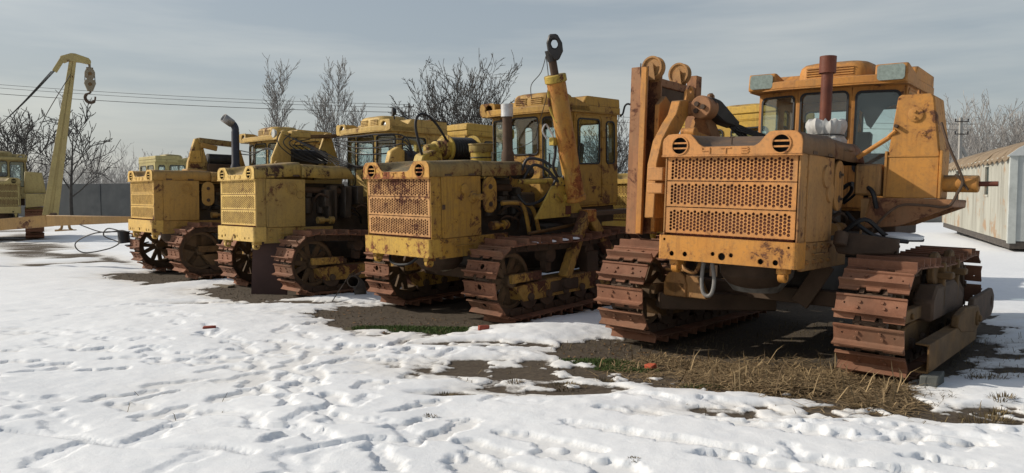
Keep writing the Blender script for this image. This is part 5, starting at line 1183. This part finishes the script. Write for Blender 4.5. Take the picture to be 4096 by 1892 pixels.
# local: x along the side away from the camera, y to the left (towards -y = right/back side)
q = MB(); NP = 10; pw = L_/NP
zb_, zt_ = .28, 2.52
wz = [(2.0,2.55),(6.6,7.15)]
side_holes = [[(2.85,1.48),(3.45,1.48),(3.45,2.30),(2.85,2.30)],[(8.55,1.25),(9.4,1.25),(9.4,2.32),(8.55,2.32)]]
q.plate([(0,zb_),(L_,zb_),(L_,zt_),(0,zt_)], side_holes, .05, (0,-.05,0), (1,0,0), (0,0,1))
q = MB()
q.plate([(-L_,zb_),(0,zb_),(0,zt_),(-L_,zt_)], [[(-x, z) for x, z in h[::-1]] for h in side_holes], .05, (0,0,0), (-1,0,0), (0,0,1)); q.build('side_wall', WHT, wg, smooth=False)
for h in side_holes:
    q = MB(); q.box(h[0][0]-.03, h[1][0]+.03, .045, .075, h[0][1]-.06, h[0][1]); q.box(h[0][0]-.03, h[1][0]+.03, .045, .075, h[2][1], h[2][1]+.05); fr_ = q.build('window_frame', WHT, wg)
    q = MB(); q.box(h[0][0], h[1][0], -.02, 0, h[0][1], h[2][1]); q.build('window_pane', plain('dark_window', (.015,.03,.03), .25), fr_)
    if h[0][0] > 5:
        for k in range(6): q = MB(); q.box(h[0][0]+.09*k+.03, h[0][0]+.09*k+.05, .01, .03, h[0][1], h[2][1]); q.build('window_bar', M['iron'], fr_)
for k in range(1, NP):
    q = MB(); x = k*pw + .25*math.sin(k*5); q.box(x-.01, x+.01, .05, .054, zb_, zt_)
    if not any(h[0][0]-.05 < x < h[1][0]+.05 for h in side_holes): q.build('cover_strip', WHT, wg)
q = MB(); q.box(-.0, .05, -2.9, -.001, zb_, zt_); q.build('end_wall', plain('grey_end_paint', (.36,.38,.37), .8, var=.15, sc=2), wg)
q = MB(); q.box(-.03, .1, -.13, .056, zb_-.06, zt_+.02); q.build('corner_post', plain('grey_post_paint', (.40,.42,.40), .8, var=.2, sc=3), wg, bevel=.008)
q = MB(); q.box(-.035,-.003,-1.6,-.75,.35,2.3); q.build('end_door', plain('grey_door_paint', (.30,.32,.31), .8, var=.15, sc=2), wg, bevel=.006)
q = MB(); q.box(0, L_, -2.9, .0, .08, zb_-.02); q.build('underframe', M['iron'], wg)
q = MB(); q.box(L_-.05, L_, -2.9, 0, zb_, zt_); q.build('end_wall', WHT, wg)
q = MB(); q.box(0, L_, -2.95, -2.9, zb_, zt_); q.build('side_wall', WHT, wg)
for x in (1.4, 10.4):
    for y in (-.3, -2.6):
        q = MB(); q.lathe((x, y, .18), (0,1,0), [(-.1,0),(-.1,.26),(.1,.26),(.1,0)], 18); q.build('wheel', M['rubber'], wg)
TARP = NB('brown_tarpaulin'); c = TARP.coord(); TARP.set(TARP.mix(TARP.ramp(TARP.noise(c, 1.6, 8, .65), .35, .7), (.17,.12,.075), (.27,.21,.14)), .9); TARP.bump(TARP.noise(c, 5, 5, .6), .5, .05); TARP = TARP.m
rdT = random.Random(9)
nseg = 12
for k in range(nseg):
    xa, xb = k*L_/nseg + .04, (k+1)*L_/nseg + .10; q = MB(); rows = []; n = 12; dz = rdT.uniform(-.03, .03)
    for j in range(6):
        u = j/5; x = xa + (xb-xa)*u; bulge = .045*math.sin(math.pi*u)
        rows.append([(x, .14 - 3.2*t, 2.50 + dz*.4 + (.56+bulge)*math.sin(math.pi*min(1, max(0, t*1.0)))**.75 - (.10 + .06*math.sin(9*x) if t == 0 else 0)) for t in [i/n for i in range(n+1)]])
    for rw in rows: q.v += rw
    q.f += [(j*(n+1)+i, j*(n+1)+i+1, (j+1)*(n+1)+i+1, (j+1)*(n+1)+i) for j in range(5) for i in range(n)]
    q.build('tarpaulin_strip', TARP, wg, solid=.02, ang=60)
q = MB(); q.prism([(.12,2.5)] + [(.12-3.15*t, 2.5+.58*math.sin(math.pi*t)**.75) for t in [i/12 for i in range(1,12)]] + [(-3.03,2.5)], (-.08,0,0), (0,1,0), (0,0,1), .10); q.build('roof_end', plain('grey_roof_end', (.40,.42,.42), .7, var=.15, sc=2), wg)
q = MB(); q.lathe((-.08,-.75,2.68), (-1,0,0), [(0,.07),(.02,.06),(.03,.03),(.06,.02),(.06,0)], 14); q.build('end_vent', M['oldiron'], wg)

# ------------------------------------------------------------------ poles and wires
def pole(x, y, h, label, strut=False, arms=2):
    r = empty('utility_pole', (x, y, 0), (0,0,0), label, 'utility pole', 'utility poles'); q = MB(); q.beam((0,0,-.2),(0,0,h),.22,.2,w1=.15,h1=.15); q.build('pole_shaft', plain('pole_concrete', (.27,.26,.24), .9), r)
    for k in range(arms):
        z = h - .25 - .75*k; q = MB(); q.beam((-.42,-.1,z),(.42,-.1,z),.06,.06); a = q.build('cross_arm', M['iron'], r)
        for s in (-.38, .38): q = MB(); q.lathe((s,-.1,z+.03), (0,0,1), [(0,.03),(.06,.05),(.12,.05),(.15,.02)], 8); q.build('insulator', M['rubber'], a)
    if strut: q = MB(); q.beam((.08,0,h*.72),(2.6,0,-.1),.16,.16); q.build('pole_strut', plain('strut_concrete', (.25,.245,.23), .9), r)
    return r
pole(-8.25,60,9.15,'concrete utility pole at centre, rising behind the yellow cabs')
pole(27.0,45,6.35,'strutted concrete utility pole above the wagon roof at right', True, 2)
for k, (z0, z1, r, nm) in enumerate(((10.72,9.05,.016,'uppermost overhead wire crossing the left sky'),(10.45,8.8,.016,'middle overhead wire crossing the left sky'),(9.98,8.42,.022,'lowest and thickest overhead wire crossing the left sky'))):
    q = MB(); q.tube([(-8.25 - 50*t, 59.9, z1 + (z0+.42-z1)*t*50/33 - .9*4*t*(1-t)*.6) for t in [i/24 for i in range(25)]], r, 5); q.build('overhead_wire', M['cable'], None, label=nm, cat='wire', group='overhead wires')
for k, z in enumerate((8.85, 8.45)):
    q = MB(); q.tube([(-8.25 + 36*t, 59.9 - 14.9*t, z - (z-(5.95-.35*k))*t - 1.0*t*(1-t)) for t in [i/24 for i in range(25)]], .014, 5); q.build('overhead_wire', M['cable'], None, label=('upper' if k == 0 else 'lower') + ' overhead wire running from centre pole to right pole', cat='wire', group='overhead wires')

# ------------------------------------------------------------------ bare trees
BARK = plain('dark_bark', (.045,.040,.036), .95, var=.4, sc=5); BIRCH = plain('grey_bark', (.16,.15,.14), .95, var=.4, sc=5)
def grow(V, F, p, d, L, r, lev, rd, o):
    """one branch as a bent tapering tube, then its children"""
    n = o['seg'][min(lev, len(o['seg'])-1)]; sides = 6 if lev == 0 else (4 if lev < 3 else 3); P = [p.copy()]; Rr = [r]; q = p.copy(); dd = d.copy()
    for i in range(n):
        dd = (dd + Vector((rd.gauss(0,1), rd.gauss(0,1), rd.gauss(0,1)))*o['wob'] + Vector((0,0,o['up']))*(1 if lev else .3)).normalized()
        q = q + dd*L/n; P.append(q.copy()); Rr.append(max(o['rmin'], r*(1 - (1-o['tap'])*(i+1)/n)))
    m = MB(); m.tube(P, Rr, sides, False); k = len(V); V += m.v; F += [tuple(j+k for j in f) for f in m.f]
    if lev >= o['lev']: return
    nc = o['ch'][min(lev, len(o['ch'])-1)]
    for c in range(nc):
        t = o['t0'][min(lev, len(o['t0'])-1)] + (1 - o['t0'][min(lev, len(o['t0'])-1)])*(c + rd.random())/nc; t = min(t, .999); i = min(int(t*n), n-1); b = P[i] + (P[i+1]-P[i])*(t*n-i); ax = (P[i+1]-P[i]).normalized()
        a = ax.orthogonal().normalized(); a.rotate(Matrix.Rotation(rd.random()*6.283, 3, ax)); an = R(rd.uniform(*o['ang'])); nd = (ax*math.cos(an) + a*math.sin(an)).normalized()
        grow(V, F, b, nd, L*rd.uniform(*o['len'])*(1.15 - .55*t if lev == 0 else 1.0), max(o['rmin'], Rr[i]*o['rr']), lev+1, rd, o)
def tree(x, y, h, seed, o, label, mat=BARK, name='bare_tree', group='bare winter trees'):
    rd = random.Random(seed); z = 0.0; r = empty(name, (x, y, z), (0,0,0), label, 'tree', group)
    V, F = [], []; oo = dict(o); L0 = h*o['trunk']
    m = MB(); base_r = h*o['thick']
    d0 = Vector((rd.gauss(0,.06), rd.gauss(0,.06), 1)).normalized(); lv = oo['lev']
    # trunk alone
    P = [Vector((0,0,-.1))]; q = P[0].copy(); dd = d0.copy(); n = 8; Rr = [base_r]
    for i in range(n):
        dd = (dd + Vector((rd.gauss(0,1), rd.gauss(0,1), 0))*o['wob']*.5).normalized(); q = q + dd*L0/n; P.append(q.copy()); Rr.append(base_r*(1-(1-o['tap'])*(i+1)/n))
    m.tube(P, Rr, 7, False); m.build('trunk', mat, r)
    nc = o['ch'][0]
    for c in range(nc):
        t = min(.999, o['t0'][0] + (1-o['t0'][0])*(c + rd.random())/nc); i = min(int(t*n), n-1); b = P[i] + (P[i+1]-P[i])*(t*n-i); ax = (P[i+1]-P[i]).normalized()
        a = ax.orthogonal().normalized(); a.rotate(Matrix.Rotation(c*2.4 + rd.random()*1.2, 3, ax)); an = R(rd.uniform(*o['ang'])); nd = (ax*math.cos(an) + a*math.sin(an)).normalized()
        grow(V, F, b, nd, h*o['first']*rd.uniform(.8, 1.15)*(1.25 - .65*t), Rr[i]*o['rr'], 1, rd, oo)
    m = MB(); m.v, m.f = [tuple(v) for v in V], F; m.build('crown', mat, r, smooth=False); return r
BROAD = dict(seg=[8,9,6,5,4], wob=.07, up=.03, tap=.08, rmin=.0095, lev=4, ch=[20,13,6,3], t0=[.5,.22,.15,.15], ang=(14,46), len=(.26,.42), rr=.5, trunk=.44, thick=.018, first=.82)
TALL = dict(seg=[8,6,5,4], wob=.07, up=.10, tap=.08, rmin=.0105, lev=3, ch=[30,6,4], t0=[.18,.2,.15], ang=(20,42), len=(.40,.60), rr=.36, trunk=.97, thick=.0085, first=.24)
SPARSE = dict(seg=[8,7,6,5], wob=.10, up=.05, tap=.2, rmin=.021, lev=3, ch=[11,6,4], t0=[.22,.25,.2], ang=(25,55), len=(.40,.62), rr=.5, trunk=.8, thick=.017, first=.42)
tree(-1.95,32,6.5,11,BROAD,'broad bare tree standing behind the third tractor cab, largest of all')
tree(-12.0,40,7.9,12,TALL,'slim bare tree above the leftmost cab, left of the pair',BIRCH)
tree(-10.15,44,8.6,13,TALL,'tall bare tree above the second cab, right of the pair',BIRCH)
tree(-8.9,43,6.2,14,TALL,'bare tree just left of the centre utility pole',BIRCH)
tree(-9.6,42,6.8,19,TALL,'short bare tree between the two tall ones over the cabs',BIRCH)
tree(-29.6,50,7.6,15,SPARSE,'bare tree with spreading limbs right of the raised boom',BARK)
tree(-37.0,55,8.0,16,SPARSE,'bare tree left of the raised boom at the frame edge',BARK)
tree(-33.4,52,7.0,17,SPARSE,'bare tree half hidden behind the raised boom',BARK)
tree(5.2,40,5.0,18,BROAD,'bare tree glimpsed between pulley mast and third tractor')
# far woods: one dense mass of thin bare trees
def woods(name, xs0, xs1, y0, y1, n, hmin, hmax, seed, label, mat):
    rd = random.Random(seed); tpl = []
    o = dict(seg=[6,4,3], wob=.10, up=.12, tap=.15, rmin=.022, lev=3, ch=[9,4,2], t0=[.2,.2,.2], ang=(18,42), len=(.35,.55), rr=.5)
    for k in range(9):
        V, F = [], []; grow(V, F, Vector((0,0,-.03)), Vector((rd.gauss(0,.08), rd.gauss(0,.08), 1)).normalized(), .95, .012, 0, rd, dict(o, rmin=.0019)); tpl.append((np.array([tuple(v) for v in V], np.float32), F))
    VV, FF, of = [], [], 0
    for k in range(n):
        V, F = tpl[rd.randrange(9)]; h = rd.uniform(hmin, hmax); a = rd.random()*6.28; c_, s_ = math.cos(a), math.sin(a); y = rd.uniform(y0, y1); x = rd.uniform(xs0, xs1)*y
        Q = np.stack([x + (V[:,0]*c_ - V[:,1]*s_)*h, y + (V[:,0]*s_ + V[:,1]*c_)*h, V[:,2]*h], -1); VV.append(Q); FF += [tuple(j+of for j in f) for f in F]; of += len(V)
    me = bpy.data.meshes.new(name); me.from_pydata(np.concatenate(VV).tolist(), [], FF); me.materials.append(mat); o_ = bpy.data.objects.new(name, me); COL.objects.link(o_); tag(o_, label, kind='stuff')
WOODM = plain('hazy_far_bark', (.27,.255,.24), .95, var=.3, sc=1)  # paler than the near bark: distance haze is put into this colour
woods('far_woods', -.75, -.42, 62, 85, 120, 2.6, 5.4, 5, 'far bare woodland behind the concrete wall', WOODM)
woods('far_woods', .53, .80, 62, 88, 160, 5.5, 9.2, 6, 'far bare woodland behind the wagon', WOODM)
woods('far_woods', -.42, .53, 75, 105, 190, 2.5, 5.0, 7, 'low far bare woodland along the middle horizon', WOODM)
